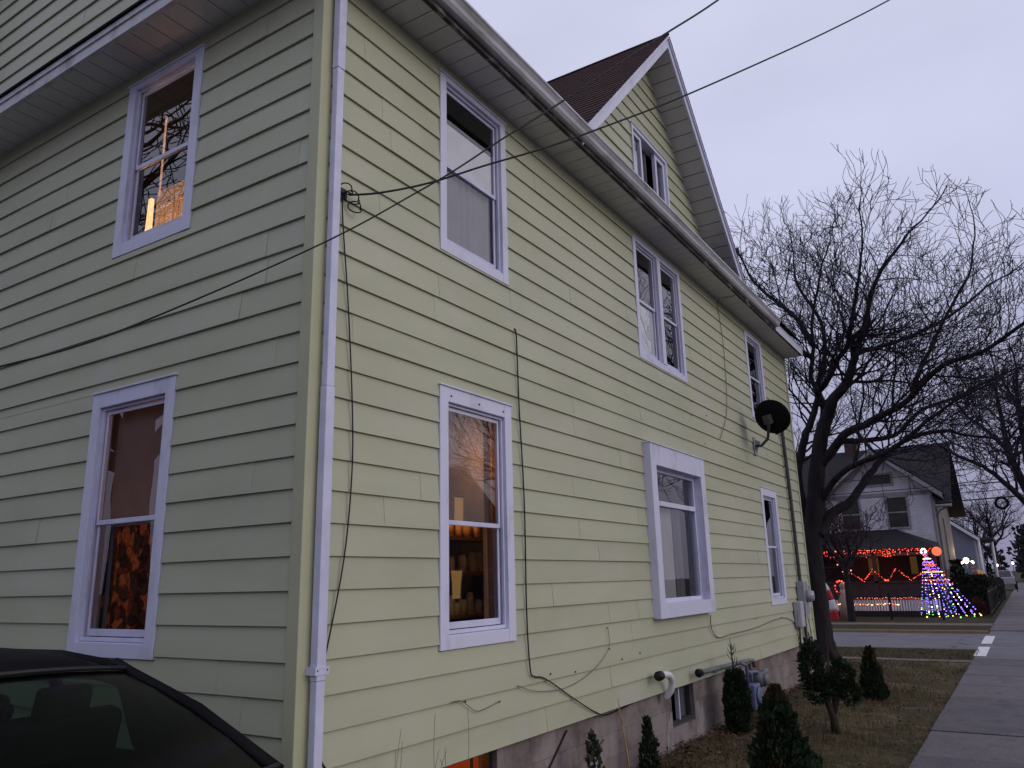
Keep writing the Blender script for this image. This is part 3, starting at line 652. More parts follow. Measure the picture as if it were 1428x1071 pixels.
prof = [(-.386, .035), (-.44, .035), (-.462, .06), (-.470, .095), (-.492, .125), (-.505, .135), (-.505, .155), (-.496, .155), (-.494, .142), (-.480, .142), (-.386, .15)]
mb = MB(); mb.prism([(-.50, y, ZS + z) for (y, z) in prof], (11.36, 0, 0)); gt = mb.build('gutter', M['gutter'], house)
for x in [i * .61 + .2 for i in range(18)]: mb = MB(); mb.box(x, x + .02, -.49, -.387, ZS + .157, ZS + .161); mb.build('gutter_strap', M['alu'], gt)
# roofs in stepped shingle courses
def shingles(mb, p0, along, up, rows, length, step=.010):
    """p0 lower edge start, along = unit vector, up = slope vector of one course"""
    p0, along, up = V(p0), V(along), V(up); n = along.cross(up).normalized()
    if n.z < 0: n = -n
    for i in range(rows):
        a = p0 + up * i; b = p0 + up * (i + 1); L0, L1 = length(i), length(i + 1); s0, s1 = L0[0], L0[1]
        mb.quad(a + along * s0 + n * step, a + along * s1 + n * step, b + along * L1[1] + n * .001, b + along * L1[0] + n * .001)
        mb.quad(a + along * s0 - n * .006, a + along * s1 - n * .006, a + along * s1 + n * step, a + along * s0 + n * step)
up = V((0, .1, .1 * GS)); rows = int((HY / 2 + .46) / .1)
mb = MB(); shingles(mb, (0, -.46, 6.42), (1, 0, 0), up, rows, lambda i: (-.42, HX + .03)); shingles(mb, (0, HY + .46, 6.42), (1, 0, 0), V((0, -.1, .1 * GS)), rows, lambda i: (-.42, HX + .03))
# little pent roof along the end wall
shingles(mb, (-.42, -.40, 6.395), (0, 1, 0), (.107, 0, .062), 4, lambda i: (0, HY + .8))
mb.build('roof', M['rooffar'], house)
def rake_len(i): return (0, 4.6)
mb = MB(); t = 1 / 1.03; rr = int((AZ - 6.42) / .1)
for sgn in (-1, 1):
    shingles(mb, (AX + sgn * (AZ - 6.42) * t, RY - .03, 6.42), (0, 1, 0), V((-sgn * .1 * t, 0, .1)), rr, lambda i: (0, .35 + i * .1))
mb.tube([(AX, RY - .03, AZ + .012), (AX, 4.0, AZ + .012)], .02, 6)
mb.build('gable_roof', M['roof'], house)
def rake(y0, y1, thick, drop, name, mat, sgn, off=0.0):
    """board under the roof edge along one rake of the cross gable"""
    mb = MB(); zb = 6.44
    for s in sgn:
        x0, x1 = AX, AX + s * (AZ - zb) * t
        mb.prism([(x0, y0, AZ - .012 - off), (x1, y0, zb - .012 - off), (x1, y0, zb - .012 - off - drop), (x0, y0, AZ - .012 - off - drop)], (0, y1 - y0, 0))
    return mb.build(name, M[mat], house)
rake(RY, RY + .03, .03, .19, 'rake_board', 'trim', (-1, 1)); rake(RY - .022, RY - .001, .02, .045, 'rake_trim', 'alu', (-1, 1))
mb = MB()
for s in (-1, 1):                                   # boxed rake soffit, panels across the slope
    L = (AZ - 6.44) * math.sqrt(1 + t * t); n = int(L / .2)
    for i in range(n):
        def q(k): kk = k / n; return AX + s * (AZ - 6.44) * t * kk, AZ - .20 - (AZ - 6.44) * kk
        x0, zz0 = q(i + .02); x1, zz1 = q(i + .97)
        mb.quad((x0, RY + .031, zz0), (x1, RY + .031, zz1), (x1, .02, zz1), (x0, .02, zz0))
mb.build('rake_soffit', M['soffit'], house)
mb = MB()
for s in (-1, 1):
    x1 = AX + s * (AZ - 6.44) * t; mb.quad((AX, RY + .03, AZ - .185), (x1, RY + .03, 6.44 - .185), (x1, .02, 6.44 - .185), (AX, .02, AZ - .185))
mb.build('rake_backing', M['groove'], house)
# downspout
mb = MB(); y0 = -.115
def dsp(z0, z1, gx=0): 
    cx = .090; w_, d_ = .036 + gx, .026 + gx; mb.prism([(cx - w_, -.078 - d_, z0), (cx + w_ * .8, -.078 - d_, z0), (cx + w_, -.078 - d_ * .6, z0), (cx + w_, -.078 + d_, z0), (cx - w_, -.078 + d_, z0)], (0, 0, z1 - z0))
dsp(.12, 1.36); dsp(1.36, 3.10, .003); dsp(3.10, 5.38, -.001); dsp(5.38, 6.06, .003); dsp(6.06, 6.2)
mb.tube([(.09, -.078, 6.18), (.09, -.14, 6.27), (.09, -.36, 6.29)], .034, 8)
ds = mb.build('downspout', M['alu'], house, .006)
mb = MB(); mb.box(.036, .144, -.111, -.107, 1.395, 1.44); mb.box(.036, .046, -.107, -.03, 1.395, 1.44); mb.box(.134, .144, -.107, -.03, 1.395, 1.44); mb.build('strap', M['alu'], ds)
for (x, z) in ((.052, 1.42), (.128, 1.42)): mb = MB(); mb.ball((x, -.112, z), .005, 0, 6, 4); mb.build('screw', M['black'], ds)
# nail heads, screw holes and scars in the siding
for (x, z) in ((8.15, 3.9), (7.0, 4.25), (7.45, 3.72), (6.95, 4.05), (7.6, 4.15), (9.1, 1.25), (2.85, 1.11), (3.3, 1.08), (4.0, 1.42), (4.02, 1.22), (4.3, 1.10), (4.75, 1.12), (2.05, .99), (1.6, 1.05), (10.6, 1.2)):
    mb = MB(); mb.ball((x, -.022, z), .008, 0, 6, 4); mb.build('nail', M['black'], house)

# ------------------------------------------------------------------ things fixed on the house
def cable(name, pts, r, mat, label, cat='cable', group=None, k=6):
    mb = MB(); mb.tube(pts, r, k); o = mb.build(name, M[mat]); tag(o, label, cat, group); return o
def smooth_path(pts, n=5):
    pts = [V(p) for p in pts]; out = []
    for i in range(len(pts) - 1):
        p0, p1, p2, p3 = pts[max(i - 1, 0)], pts[i], pts[i + 1], pts[min(i + 2, len(pts) - 1)]
        for j in range(n):
            t_ = j / n
            out.append(.5 * ((2 * p1) + (-p0 + p2) * t_ + (2 * p0 - 5 * p1 + 4 * p2 - p3) * t_ ** 2 + (-p0 + 3 * p1 - 3 * p2 + p3) * t_ ** 3))
    return out + [pts[-1]]
drop = [(0.25, -.05, 4.50), (.42, -.18, 4.55), (.71, -.39, 4.69), (1.06, -.66, 4.91), (1.44, -.94, 5.14), (1.85, -1.25, 5.42), (2.41, -1.68, 5.82), (3.17, -2.25, 6.41), (3.82, -2.74, 6.93), (4.55, -3.29, 7.55), (5.39, -3.92, 8.32), (6.72, -4.92, 9.75)]
sd = empty('service_drop_cable', (.25, -.05, 4.5)); tag(sd, 'black cable hooked to the corner of the yellow house and rising to the street pole', 'cable')
mb = MB(); mb.tube(smooth_path(drop), .0075, 6); mb.build('cable', M['cable'], sd)
mb = MB(); mb.tube([(.22, -.01, 4.5), (.22, -.06, 4.51), (.25, -.07, 4.5)], .008, 6); mb.box(.19, .25, -.03, -.018, 4.46, 4.54); mb.build('hook', M['blackm'], sd)
for (cx, cz, r0) in ((.28, 4.49, .06), (.31, 4.43, .05), (.22, 4.53, .05)):
    mb = MB(); mb.tube([(cx + math.cos(a * .5) * r0, -.05 - .02 * math.sin(a * .7), cz + math.sin(a * .5) * r0 * .8) for a in range(0, 14)], .005, 5); mb.build('coil', M['cable'], sd)
span = [(-9.1, 3.75, 2.15), (-6.0, 2.05, 2.22), (-2.99, .44, 2.43), (-2.08, -.07, 2.68), (-1.84, -.20, 2.79), (-1.56, -.35, 2.94), (-1.20, -.56, 3.20), (-.80, -.78, 3.51), (-.55, -.92, 3.72), (-.30, -1.05, 3.95), (-.08, -1.18, 4.16), (.21, -1.34, 4.46), (.58, -1.54, 4.83), (.99, -1.77, 5.26), (1.40, -2.0, 5.68), (1.87, -2.26, 6.16), (2.66, -2.70, 7.04), (6.72, -4.92, 11.2)]
sp2 = smooth_path(span); cable('overhead_cable', sp2, [.0046 + .0045 * max(0, i / len(sp2) - .5) * 2 for i in range(len(sp2))], 'cable', 'thin black cable sagging across in front of the house corner towards the neighbour')
cable('wall_cable', smooth_path([(.23, -.05, 4.48), (.21, -.03, 4.39), (.29, -.03, 3.74), (.355, -.03, 3.06), (.37, -.03, 2.59), (.32, -.03, 2.05), (.19, -.03, 1.49), (.17, -.03, 1.40)]), .005, 'cable', 'black cable hanging down the siding right beside the white downspout', group='cables on the yellow siding')
cable('wall_cable', smooth_path([(2.40, -.02, 4.10), (2.42, -.03, 4.03), (2.435, -.03, 3.43), (2.48, -.03, 2.55), (2.47, -.03, 1.66), (2.50, -.03, 1.2), (2.56, -.03, 1.12), (2.75, -.03, 1.08), (3.25, -.03, .855), (3.65, -.03, .69), (4.0, .02, .62), (4.6, .03, .64)]), .0062, 'cable', 'black cable running down the siding between two lower windows then slanting to the foundation', group='cables on the yellow siding')
cable('wall_cable', smooth_path([(8.6, -.47, 6.40), (8.62, -.30, 6.235), (8.63, -.04, 6.235), (8.66, -.03, 5.9), (8.73, -.03, 5.5), (8.68, -.03, 4.78), (8.54, -.03, 4.3), (8.15, -.03, 3.9)]), .0055, 'greycable', 'thin grey cable curving down the upper wall from the gutter left of the dish', group='cables on the yellow siding')
cable('wall_cable', smooth_path([(1.42, -.03, 1.07), (1.55, -.03, 1.06), (1.72, -.03, .97), (1.9, -.03, .975), (2.05, -.03, 1.0)]), .0032, 'greycable', 'short grey wire drooping on the siding below the lower window by the downspout', group='cables on the yellow siding')
cable('wall_cable', smooth_path([(2.30, -.03, 1.08), (2.6, -.03, 1.0), (3.1, -.03, .97), (3.6, -.03, 1.05), (3.98, -.03, 1.22), (3.99, -.03, 1.42)]), .0032, 'greycable', 'thin grey wire sagging low on the siding left of the white vent pipe', group='cables on the yellow siding')
cable('wall_cable', smooth_path([(7.02, -.04, 1.40), (7.05, -.03, 1.22), (7.3, -.03, 1.10), (7.9, -.03, 1.11), (9.0, -.03, 1.12), (10.2, -.03, 1.18), (10.9, -.03, 1.17), (11.5, -.03, 1.05)]), .006, 'greycable', 'grey cable looping from the boxed window along the low siding to the meter', group='cables on the yellow siding')
cable('wall_cable', smooth_path([(3.2, .035, .60), (3.0, .035, .45), (2.75, .035, .27), (2.5, .035, .12), (2.35, .03, .02)]), .008, 'cable', 'black cable slanting down the block foundation to the soil', group='cables on the yellow siding')
cable('wall_cable', smooth_path([(.16, -.03, .94), (.22, -.04, .86), (.33, -.04, .78), (.45, -.05, .70), (.6, -.1, .5)]), .007, 'cable', 'stub of black cable at the foot of the white downspout', group='cables on the yellow siding')
for x in (1.45, 1.83, 2.19): mb = MB(); mb.ball((x, -.0215, 3.30), .009, 0, 6, 4); mb.build('nail', M['black'], w2)
# satellite dish
dc = V((9.50, -.45, 4.36)); dn_ = V((.85, -.30, .42)).normalized()
dish = empty('satellite_dish', (10.0, -.02, 4.0)); tag(dish, 'black satellite dish on a bent arm fixed to the yellow siding', 'satellite dish')
dx = dn_.cross(V((0, 0, 1))).normalized(); dy = dx.cross(dn_)
mb = MB(); vs = []; rings, seg = 7, 36
for i in range(rings + 1):
    r_ = i / rings
    for j in range(seg):
        a = 2 * PI * j / seg; vs.append(dc + dx * (.315 * r_ * math.cos(a)) + dy * (.285 * r_ * math.sin(a)) + dn_ * (.09 * r_ * r_))
fs = [(i * seg + j, i * seg + (j + 1) % seg, (i + 1) * seg + (j + 1) % seg, (i + 1) * seg + j) for i in range(rings) for j in range(seg)]
mb.add(vs, fs, 0, True); o = mb.build('reflector', M['dishm'], dish); sm = o.modifiers.new('solid', 'SOLIDIFY'); sm.thickness = .012
mb = MB(); mb.tube([(10.03, -.04, 4.02), (9.98, -.14, 4.0), (9.70, -.33, 4.06), (9.45, -.43, 4.20), dc - dn_ * .06], .024, 8); mb.build('arm', M['pipe'], dish)
mb = MB(); mb.box(9.95, 10.11, -.036, -.018, 3.86, 4.16); mb.prism([(10.01, -.037, 3.9), (10.01, -.037, 4.12), (10.01, -.12, 4.08)], (.05, 0, 0)); mb.build('foot_plate', M['grey'], dish)
mb = MB(); mb.obox(dc - dn_ * .07, dx * .06, dy * .07, dn_ * .05); mb.build('bracket', M['pipe'], dish)
mb = MB(); mb.tube([dc - dy * .28, dc - dy * .30 + dn_ * .22, dc - dy * .22 + dn_ * .40], .012, 6); mb.tube([dc - dy * .22 + dn_ * .38, dc - dy * .18 + dn_ * .48], .04, 8); mb.build('feed_arm', M['dishm'], dish)
# electric meter and conduit
em = empty('electric_meter', (11.9, -.05, .7)); tag(em, 'grey electric meter with its tall dark conduit at the far corner of the house', 'meter')
mb = MB(); mb.tube(smooth_path([(11.80, -.06, 4.95), (11.90, -.06, 4.55), (12.0, -.06, 3.2), (12.02, -.06, 1.95), (12.03, -.06, 1.7)]), .033, 8); mb.build('conduit', M['pipe'], em)
mb = MB(); mb.box(11.86, 12.18, -.15, -.02, 1.18, 1.76); mb.build('meter_box', M['grey'], em, .012)
mb = MB(); mb.tube([(12.03, -.15, 1.5), (12.03, -.20, 1.5), (12.03, -.27, 1.5)], [.11, .11, .085], 16); mb.build('meter_glass', plain('meter_cover', (.30, .30, .34), .2, .6), em)
mb = MB(); mb.box(11.48, 11.72, -.15, -.02, .98, 1.42); mb.build('cable_box', plain('pale_grey_box', (.42, .42, .48), .5, .4), em, .02)
mb = MB(); mb.tube([(12.02, -.07, 1.2), (12.04, -.06, .9), (12.06, -.05, .45), (12.08, -.02, .05)], .03, 8); mb.tube([(11.6, -.07, 1.0), (11.63, -.05, .75), (11.7, -.04, .6)], .014, 6); mb.build('conduit', M['pipe'], em)
random.seed(11)
vn = empty('vine', (11.9, -.1, .1)); tag(vn, 'bare tangled vine climbing the siding under the electric meter', 'vine')
for i in range(9):
    p = V((11.4 + rnd(0, 1.2), -.05, .3)); pts = [p]
    for j in range(9): p = p + V((rnd(-.09, .11), rnd(-.02, .015), rnd(.04, .16))); p.y = min(-.03, p.y); pts.append(V(p))
    mb = MB(); mb.tube(pts, [.008 * (1 - j / 12) for j in range(10)], 4); mb.build('stem', M['brownstem'], vn)
# gas meter and pipe
gm = empty('gas_meter', (7.84, -.25, 0)); tag(gm, 'blue grey gas meter with regulator and grey pipes beside the dark columnar shrub', 'gas meter')
mb = MB(); mb.box(7.66, 7.94, -.34, -.14, .16, .48); mb.tube([(7.80, -.34, .33), (7.80, -.38, .33)], [.12, .11], 16); mb.build('meter_body', M['bluegrey'], gm, .03)
mb = MB(); mb.tube([(7.71, -.24, .48), (7.71, -.24, .72), (7.59, -.2, .76)], .022, 8); mb.tube([(7.89, -.24, .48), (7.89, -.24, .62), (8.09, -.26, .60), (8.24, -.26, .52)], .022, 8); mb.tube([(7.86, -.24, .60), (7.74, -.24, .64)], .03, 8)
mb.tube([(8.24, -.26, .56), (8.24, -.26, -.05)], .02, 8); mb.build('riser_pipe', M['bluegrey'], gm)
mb = MB(); mb.tube([(8.16, -.34, .50), (8.16, -.20, .50)], [.10, .10], 16); mb.ball((8.16, -.36, .50), .085, 0, 12, 6, (1, .5, 1)); mb.tube([(8.22, -.3, .56), (8.34, -.32, .60)], [.05, .04], 8); mb.build('regulator', M['dullgrey'], gm)
hp = empty('flue_pipe', (7.3, -.13, .72)); tag(hp, 'long grey horizontal pipe along the foot of the siding above the gas meter', 'pipe')
mb = MB(); mb.tube([(6.22, -.13, .775), (8.2, -.13, .735), (8.36, -.14, .72), (8.42, -.14, .64)], .029, 10)
for x in (6.7, 7.4, 8.0): mb.box(x, x + .03, -.165, -.02, .735 - (x - 6.2) * .018, .745 - (x - 6.2) * .018)
mb.build('pipe', M['dullgrey'], hp)
mb = MB(); mb.tube([(6.17, -.13, .776), (6.23, -.13, .775)], [.052, .048], 10, caps=False); mb.tube([(6.175, -.13, .776), (6.18, -.13, .776)], .046, 10); mb.build('cap', M['black'], hp)
vp = empty('vent_pipe', (5.3, -.08, .65)); tag(vp, 'white plastic vent elbow with a black mouth low on the yellow siding', 'vent pipe')
mb = MB(); mb.tube(smooth_path([(5.36, -.02, .60), (5.36, -.09, .68), (5.33, -.12, .78), (5.24, -.13, .85), (5.08, -.13, .872), (5.0, -.13, .872)]), .037, 14); mb.build('elbow', M['pvc'], vp)
mb = MB(); mb.tube([(4.94, -.13, .872), (5.01, -.13, .872)], .050, 14); mb.build('mouth', M['black'], vp)
mb = MB(); mb.tube([(3.64, .03, .40), (3.64, -.06, .41), (3.63, -.08, .36)], .014, 8); mb.tube([(3.66, -.04, .41), (3.74, -.05, .44)], .010, 6); mb.tube([(3.64, -.05, .40), (3.62, -.06, .0)], .012, 6)
tag(mb.build('hose_tap', M['pipe']), 'small dark outdoor tap on the pale patched foundation', 'tap')

# ------------------------------------------------------------------ ground, street
def sheet(name, x0, x1, y0, y1, z, mat, nx=1, ny=1, bump=0):
    mb = MB(); vs = []
    for j in range(ny + 1):
        for i in range(nx + 1):
            x = x0 + (x1 - x0) * i / nx; y = y0 + (y1 - y0) * j / ny; e = 0 if i in (0, nx) or j in (0, ny) else 1
            vs.append((x, y, z + e * bump * noise.noise(V((x * .9, y * .9, 0)))))
    mb.add(vs, [(j * (nx + 1) + i, j * (nx + 1) + i + 1, (j + 1) * (nx + 1) + i + 1, (j + 1) * (nx + 1) + i) for j in range(ny) for i in range(nx)], 0, bump > 0)
    return tag(mb.build(name, M[mat]), kind='structure')
sheet('ground', -400, 900, -600, 600, -.06, 'earth')
sheet('lawn', -.2, 16.5, -2.33, .3, -.005, 'grass', 60, 12, .03)
sheet('side_lawn', 13.2, 16.5, .3, 30, -.006, 'grass', 6, 30, .03)
sheet('verge', 16.95, 19.42, -2.33, 30, -.004, 'verge', 8, 30, .02)
sheet('far_verge', 25.5, 28.6, -2.33, 30, .03, 'verge', 8, 30, .02)
sheet('front_yard', 29.8, 60, -2.33, 30, .02, 'verge', 20, 20, .02)
sheet('driveway', -8.2, -.25, -2.33, 26, -.002, 'asphalt', 4, 12, .0)
def walk(name, x0, x1, y0, y1, z, L, mat, along='x'):
    mb = MB(); random.seed(int(x0 * 7) + 5); p = x0 if along == 'x' else y0; e = x1 if along == 'x' else y1
    while p < e - .05:
        q = min(p + L, e); dz = rnd(-.006, .008); sl = rnd(-.006, .006)
        a = (p + .006, q - .006, y0, y1) if along == 'x' else (x0, x1, p + .006, q - .006)
        vs = [(a[0], a[2], z + dz), (a[1], a[2], z + dz + sl), (a[1], a[3], z + dz + sl), (a[0], a[3], z + dz)]
        vs += [(x, y, z - .12) for (x, y, _) in vs]
        mb.add(vs, [(0, 1, 2, 3), (0, 4, 5, 1), (1, 5, 6, 2), (2, 6, 7, 3), (3, 7, 4, 0)], 1 if random.random() < .33 else 0); p = q
    return tag(mb.build(name, [M[mat], M['walkdark']] if mat == 'walk' else M[mat]), kind='structure')
walk('sidewalk', -30, 17.45, -4.35, -2.33, .018, 1.52, 'walk')
walk('far_sidewalk', 26.6, 130, -4.35, -2.33, .02, 1.52, 'walk')
walk('cross_sidewalk', 16.5, 16.95, -2.33, 30, .006, 1.5, 'walkold', 'y')
walk('far_cross_sidewalk', 28.6, 29.8, -2.33, 30, .05, 1.5, 'walkold', 'y')
mb = MB(); mb.quad((19.6, -5.9, -.0), (25.3, -5.9, 0), (25.3, 60, 0), (19.6, 60, 0)); mb.quad((17.45, -5.9, -.001), (19.6, -5.9, -.001), (19.6, -2.33, -.001), (17.45, -2.33, -.001)); mb.quad((25.3, -5.9, -.001), (26.6, -5.9, -.001), (26.6, -2.33, -.001), (25.3, -2.33, -.001))
tag(mb.build('cross_street', M['asphalt']), kind='structure')
mb = MB(); mb.quad((-60, -15, -.004), (150, -15, -.004), (150, -5.9, -.004), (-60, -5.9, -.004)); tag(mb.build('main_street', M['asphalt']), kind='structure')
mb = MB(); mb.box(25.3, 25.5, -2.33, 40, -.1, .085); tag(mb.build('far_kerb', M['kerb'], None, .02), kind='structure')
mb = MB(); mb.box(19.42, 19.6, -2.33, 40, -.1, .03); tag(mb.build('near_kerb', M['walkold'], None, .02), kind='structure')
mb = MB()
for (x0, x1) in ((17.95, 20.5), (21.5, 24.4)):
    mb.quad((x0, -2.54, .006), (x1, -2.54, .006), (x1, -2.29, .006), (x0, -2.29, .006))
tag(mb.build('crosswalk_marking', M['paint']), kind='structure')
# grass blades and leaf litter
random.seed(21); mb = MB()
for i in range(26000):
    x = rnd(1.5, 16.5); y = rnd(-2.36, .02); k = noise.noise(V((x * 1.1, y * 1.1, 3)))
    if rnd(-.7, .6) > k: continue
    h = rnd(.015, .055) * (1.2 + k); a = rnd(0, 2 * PI); lx, ly = math.cos(a) * .006, math.sin(a) * .006; tx, ty = rnd(-.035, .035), rnd(-.035, .035)
    mb.add([(x - lx, y - ly, -.01), (x + lx, y + ly, -.01), (x + tx, y + ty, h)], [(0, 1, 2)])
for i in range(5000):
    x = rnd(17, 19.4); y = rnd(-2.36, 5); a = rnd(0, 2 * PI); h = rnd(.02, .07)
    mb.add([(x - math.cos(a) * .008, y - math.sin(a) * .008, -.01), (x + math.cos(a) * .008, y + math.sin(a) * .008, -.01), (x + rnd(-.04, .04), y + rnd(-.04, .04), h)], [(0, 1, 2)])
tag(mb.build('grass_blades', M['blade']), 'short dead grass on the front lawn', 'grass', kind='stuff')
mb = MB()
for i in range(3200):
    x = rnd(.6, 16); y = .05 - abs(random.gauss(0, .35)) if i < 2300 else rnd(-2.4, 0)
    z = .015 + max(0, .05 - abs(y) * .15) * rnd(0, 1.2); s = rnd(.015, .04); a = rnd(0, 2 * PI); t1, t2 = rnd(-.5, .5), rnd(-.5, .5)
    u_ = V((math.cos(a), math.sin(a), t1)) * s; v_ = V((-math.sin(a), math.cos(a), t2)) * s * .6; c_ = V((x, y, z))
    mb.add([c_ - u_, c_ + v_ * .9, c_ + u_, c_ - v_], [(0, 1, 2, 3)])
tag(mb.build('leaf_litter', M['leaf']), 'brown fallen leaves along the foundation and lawn', 'leaves', kind='stuff')

# ------------------------------------------------------------------ shrubs
def foliage(mb, c, rad, n, size, flat=.0, seed=1, fn=None):
    """n little leaf sprays through an ellipsoid (or shape fn) volume, denser at the skin"""
    random.seed(seed)
    for i in range(n):
        while True:
            d = V((rnd(-1, 1), rnd(-1, 1), rnd(-1, 1)))
            if 0.05 < d.length < 1: break
        d = d.normalized() * (rnd(.35, 1) ** .5)
        k = 1 + .35 * noise.noise(d * 2.3 + V(c))
        p = V(c) + V((d.x * rad[0], d.y * rad[1], d.z * rad[2])) * k
        leafspray(mb, p, d, size)
def leafspray(mb, p, d, size, mi=0):
    o = (d + V((rnd(-.6, .6), rnd(-.6, .6), rnd(.0, .9)))).normalized(); s = size * rnd(.6, 1.3)
    x = o.cross(V((rnd(-1, 1), rnd(-1, 1), rnd(-1, 1)))).normalized() * s * .33
    e = p + o * s
    mb.add([p, p + o * s * .5 + x, e, p + o * s * .5 - x], [(0, 1, 2, 3)], mi)
def cone_bush(name, x, y, h, r, n, size, label, cat='shrub', mat='conifer', seed=1, group=None, power=.75, trunk=True, z0=0.0, topk=0):
    e = empty(name, (x, y, 0)); tag(e, label, cat, group); random.seed(seed); mb = MB()
    for i in range(n):
        t_ = rnd(0, 1) ** 1.25; a = rnd(0, 2 * PI); z = z0 + (h - z0) * t_
        prof_ = (1 - t_) ** power * min(1, .55 + t_ * 4)
        k = 1 + .55 * noise.noise(V((math.cos(a) * 1.5 + seed, math.sin(a) * 1.5, z * 3.4 / h + seed))) + .3 * noise.noise(V((math.cos(a) * 4, math.sin(a) * 4, z * 14)))
        rr_ = r * prof_ * k * (rnd(.25, 1) ** .45)
        d = V((math.cos(a), math.sin(a), .9)).normalized(); leafspray(mb, V((x + math.cos(a) * rr_, y + math.sin(a) * rr_, z)), d, size * rnd(.7, 1.5), 1 if noise.noise(V((x + math.cos(a) * rr_ * 3, y + math.sin(a) * rr_ * 3, z * 6))) > .33 else 0)
    mb.build('foliage', [M[mat], M['brownleaf']], e)
    mb = MB(); mb.tube([(x, y, -.03), (x + .01, y, h * .5), (x, y, h * .93)], [.03 * r / .3, .02 * r / .3, .005], 6); mb.build('trunk', M['brownstem'], e)
    return e
GP = 'young evergreens in a row on the lawn'
cone_bush('arborvitae', 4.95, -1.34, .80, .33, 4600, .05, 'largest dark cone shaped evergreen on the lawn at the bottom edge', group=GP, seed=3)
cone_bush('arborvitae', 10.33, -1.36, .74, .20, 2200, .05, 'small dark cone evergreen standing alone beside the sidewalk', group=GP, seed=5, power=.6)
e = empty('arborvitae', (7.47, -1.34, 0)); tag(e, 'ragged lopsided evergreen with two dark lobes on a bare forked stem', 'shrub', GP)
mb = MB()
foliage(mb, (7.34, -1.16, .78), (.12, .13, .30), 1300, .05, seed=8); foliage(mb, (7.37, -1.2, .50), (.12, .13, .16), 600, .05, seed=9)
foliage(mb, (7.55, -1.46, .66), (.13, .15, .17), 800, .05, seed=10); foliage(mb, (7.60, -1.53, .45), (.12, .12, .13), 600, .05, seed=12); foliage(mb, (7.47, -1.35, .55), (.13, .13, .15), 500, .05, seed=13)
mb.build('foliage', M['conifer'], e)
mb = MB(); mb.tube([(7.47, -1.34, -.03), (7.46, -1.33, .2), (7.40, -1.25, .5), (7.36, -1.18, .9), (7.35, -1.17, 1.18)], [.055, .045, .03, .02, .006], 7); mb.tube([(7.46, -1.33, .2), (7.52, -1.42, .48), (7.56, -1.48, .85)], [.04, .028, .008], 7); mb.tube([(7.5, -1.36, .3), (7.42, -1.34, .7), (7.45, -1.36, 1.0)], [.03, .015, .004], 6); mb.build('trunk', M['brownstem'], e)
# column shrub with a bare leader against the wall
e = empty('columnar_shrub', (7.05, -.28, 0)); tag(e, 'dense dark columnar shrub with a bare leader twig between basement window and gas meter', 'shrub')
mb = MB(); random.seed(31)
for i in range(3200):
    t_ = rnd(0, 1); a = rnd(0, 2 * PI); rr_ = .165 * (1 + .2 * noise.noise(V((math.cos(a), math.sin(a), t_ * 5)))) * (1 - .55 * t_ ** 5) * (.75 + .25 * min(1, t_ * 3)) * rnd(.3, 1) ** .4
    leafspray(mb, V((7.05 + math.cos(a) * rr_, -.28 + math.sin(a) * rr_ * .9, t_ * .70)), V((math.cos(a), math.sin(a), .8)).normalized(), .06)
mb.build('foliage', M['conifer'], e)
mb = MB(); mb.tube([(7.05, -.28, 0), (7.04, -.28, .7), (7.02, -.27, .95), (7.01, -.27, 1.12)], [.03, .014, .008, .003], 6)
for i in range(14):
    z = rnd(.66, 1.0); a = rnd(0, 2 * PI); L = .16 * (1.18 - z) * 2.4; mb.tube([(7.03, -.275, z), (7.03 + math.cos(a) * L * .7, -.275 + math.sin(a) * L * .4, z + L * .5), (7.03 + math.cos(a) * L, -.275 + math.sin(a) * L * .5, z + L * .95)], [.005, .004, .002], 4)
mb.build('trunk', M['conifer2'], e)
cone_bush('fir_seedling', 4.32, -.24, .53, .11, 800, .042, 'little dark fir seedling against the pink block foundation', seed=14, power=.9)
cone_bush('fir_seedling', 3.16, -.24, .58, .11, 380, .045, 'sparse grey green seedling left of the pale patched foundation', mat='conifer2', seed=15, power=.8)
mb = MB(); mb.tube([(3.70, -.33, 0), (3.66, -.32, .35), (3.60, -.30, .70), (3.57, -.30, .84)], [.010, .009, .006, .003], 5); mb.tube([(3.66, -.32, .35), (3.72, -.33, .62)], [.006, .002], 4); mb.tube([(3.62, -.31, .6), (3.57, -.3, .75)], [.005, .002], 4)
tag(mb.build('dry_stalk', M['straw']), 'single tall straw coloured dead stalk in front of the foundation', 'dead plant')
random.seed(41); wd = empty('dry_weeds', (.75, -.22, 0)); tag(wd, 'thin dry grassy weeds against the siding near the downspout', 'weed')
for i in range(9):
    x = .62 + rnd(-.1, .75); y = -.2 + rnd(-.12, .1); h = rnd(.75, 1.12); lx = rnd(-.16, .1)
    mb = MB(); mb.tube(smooth_path([(x, y, 0), (x + lx * .25, y, h * .4), (x + lx * .8, y + rnd(-.03, .03), h * .8), (x + lx * 1.6, y, h * rnd(.95, 1.1))], 3), .0019, 4); mb.build('stem', M['weed'], wd)

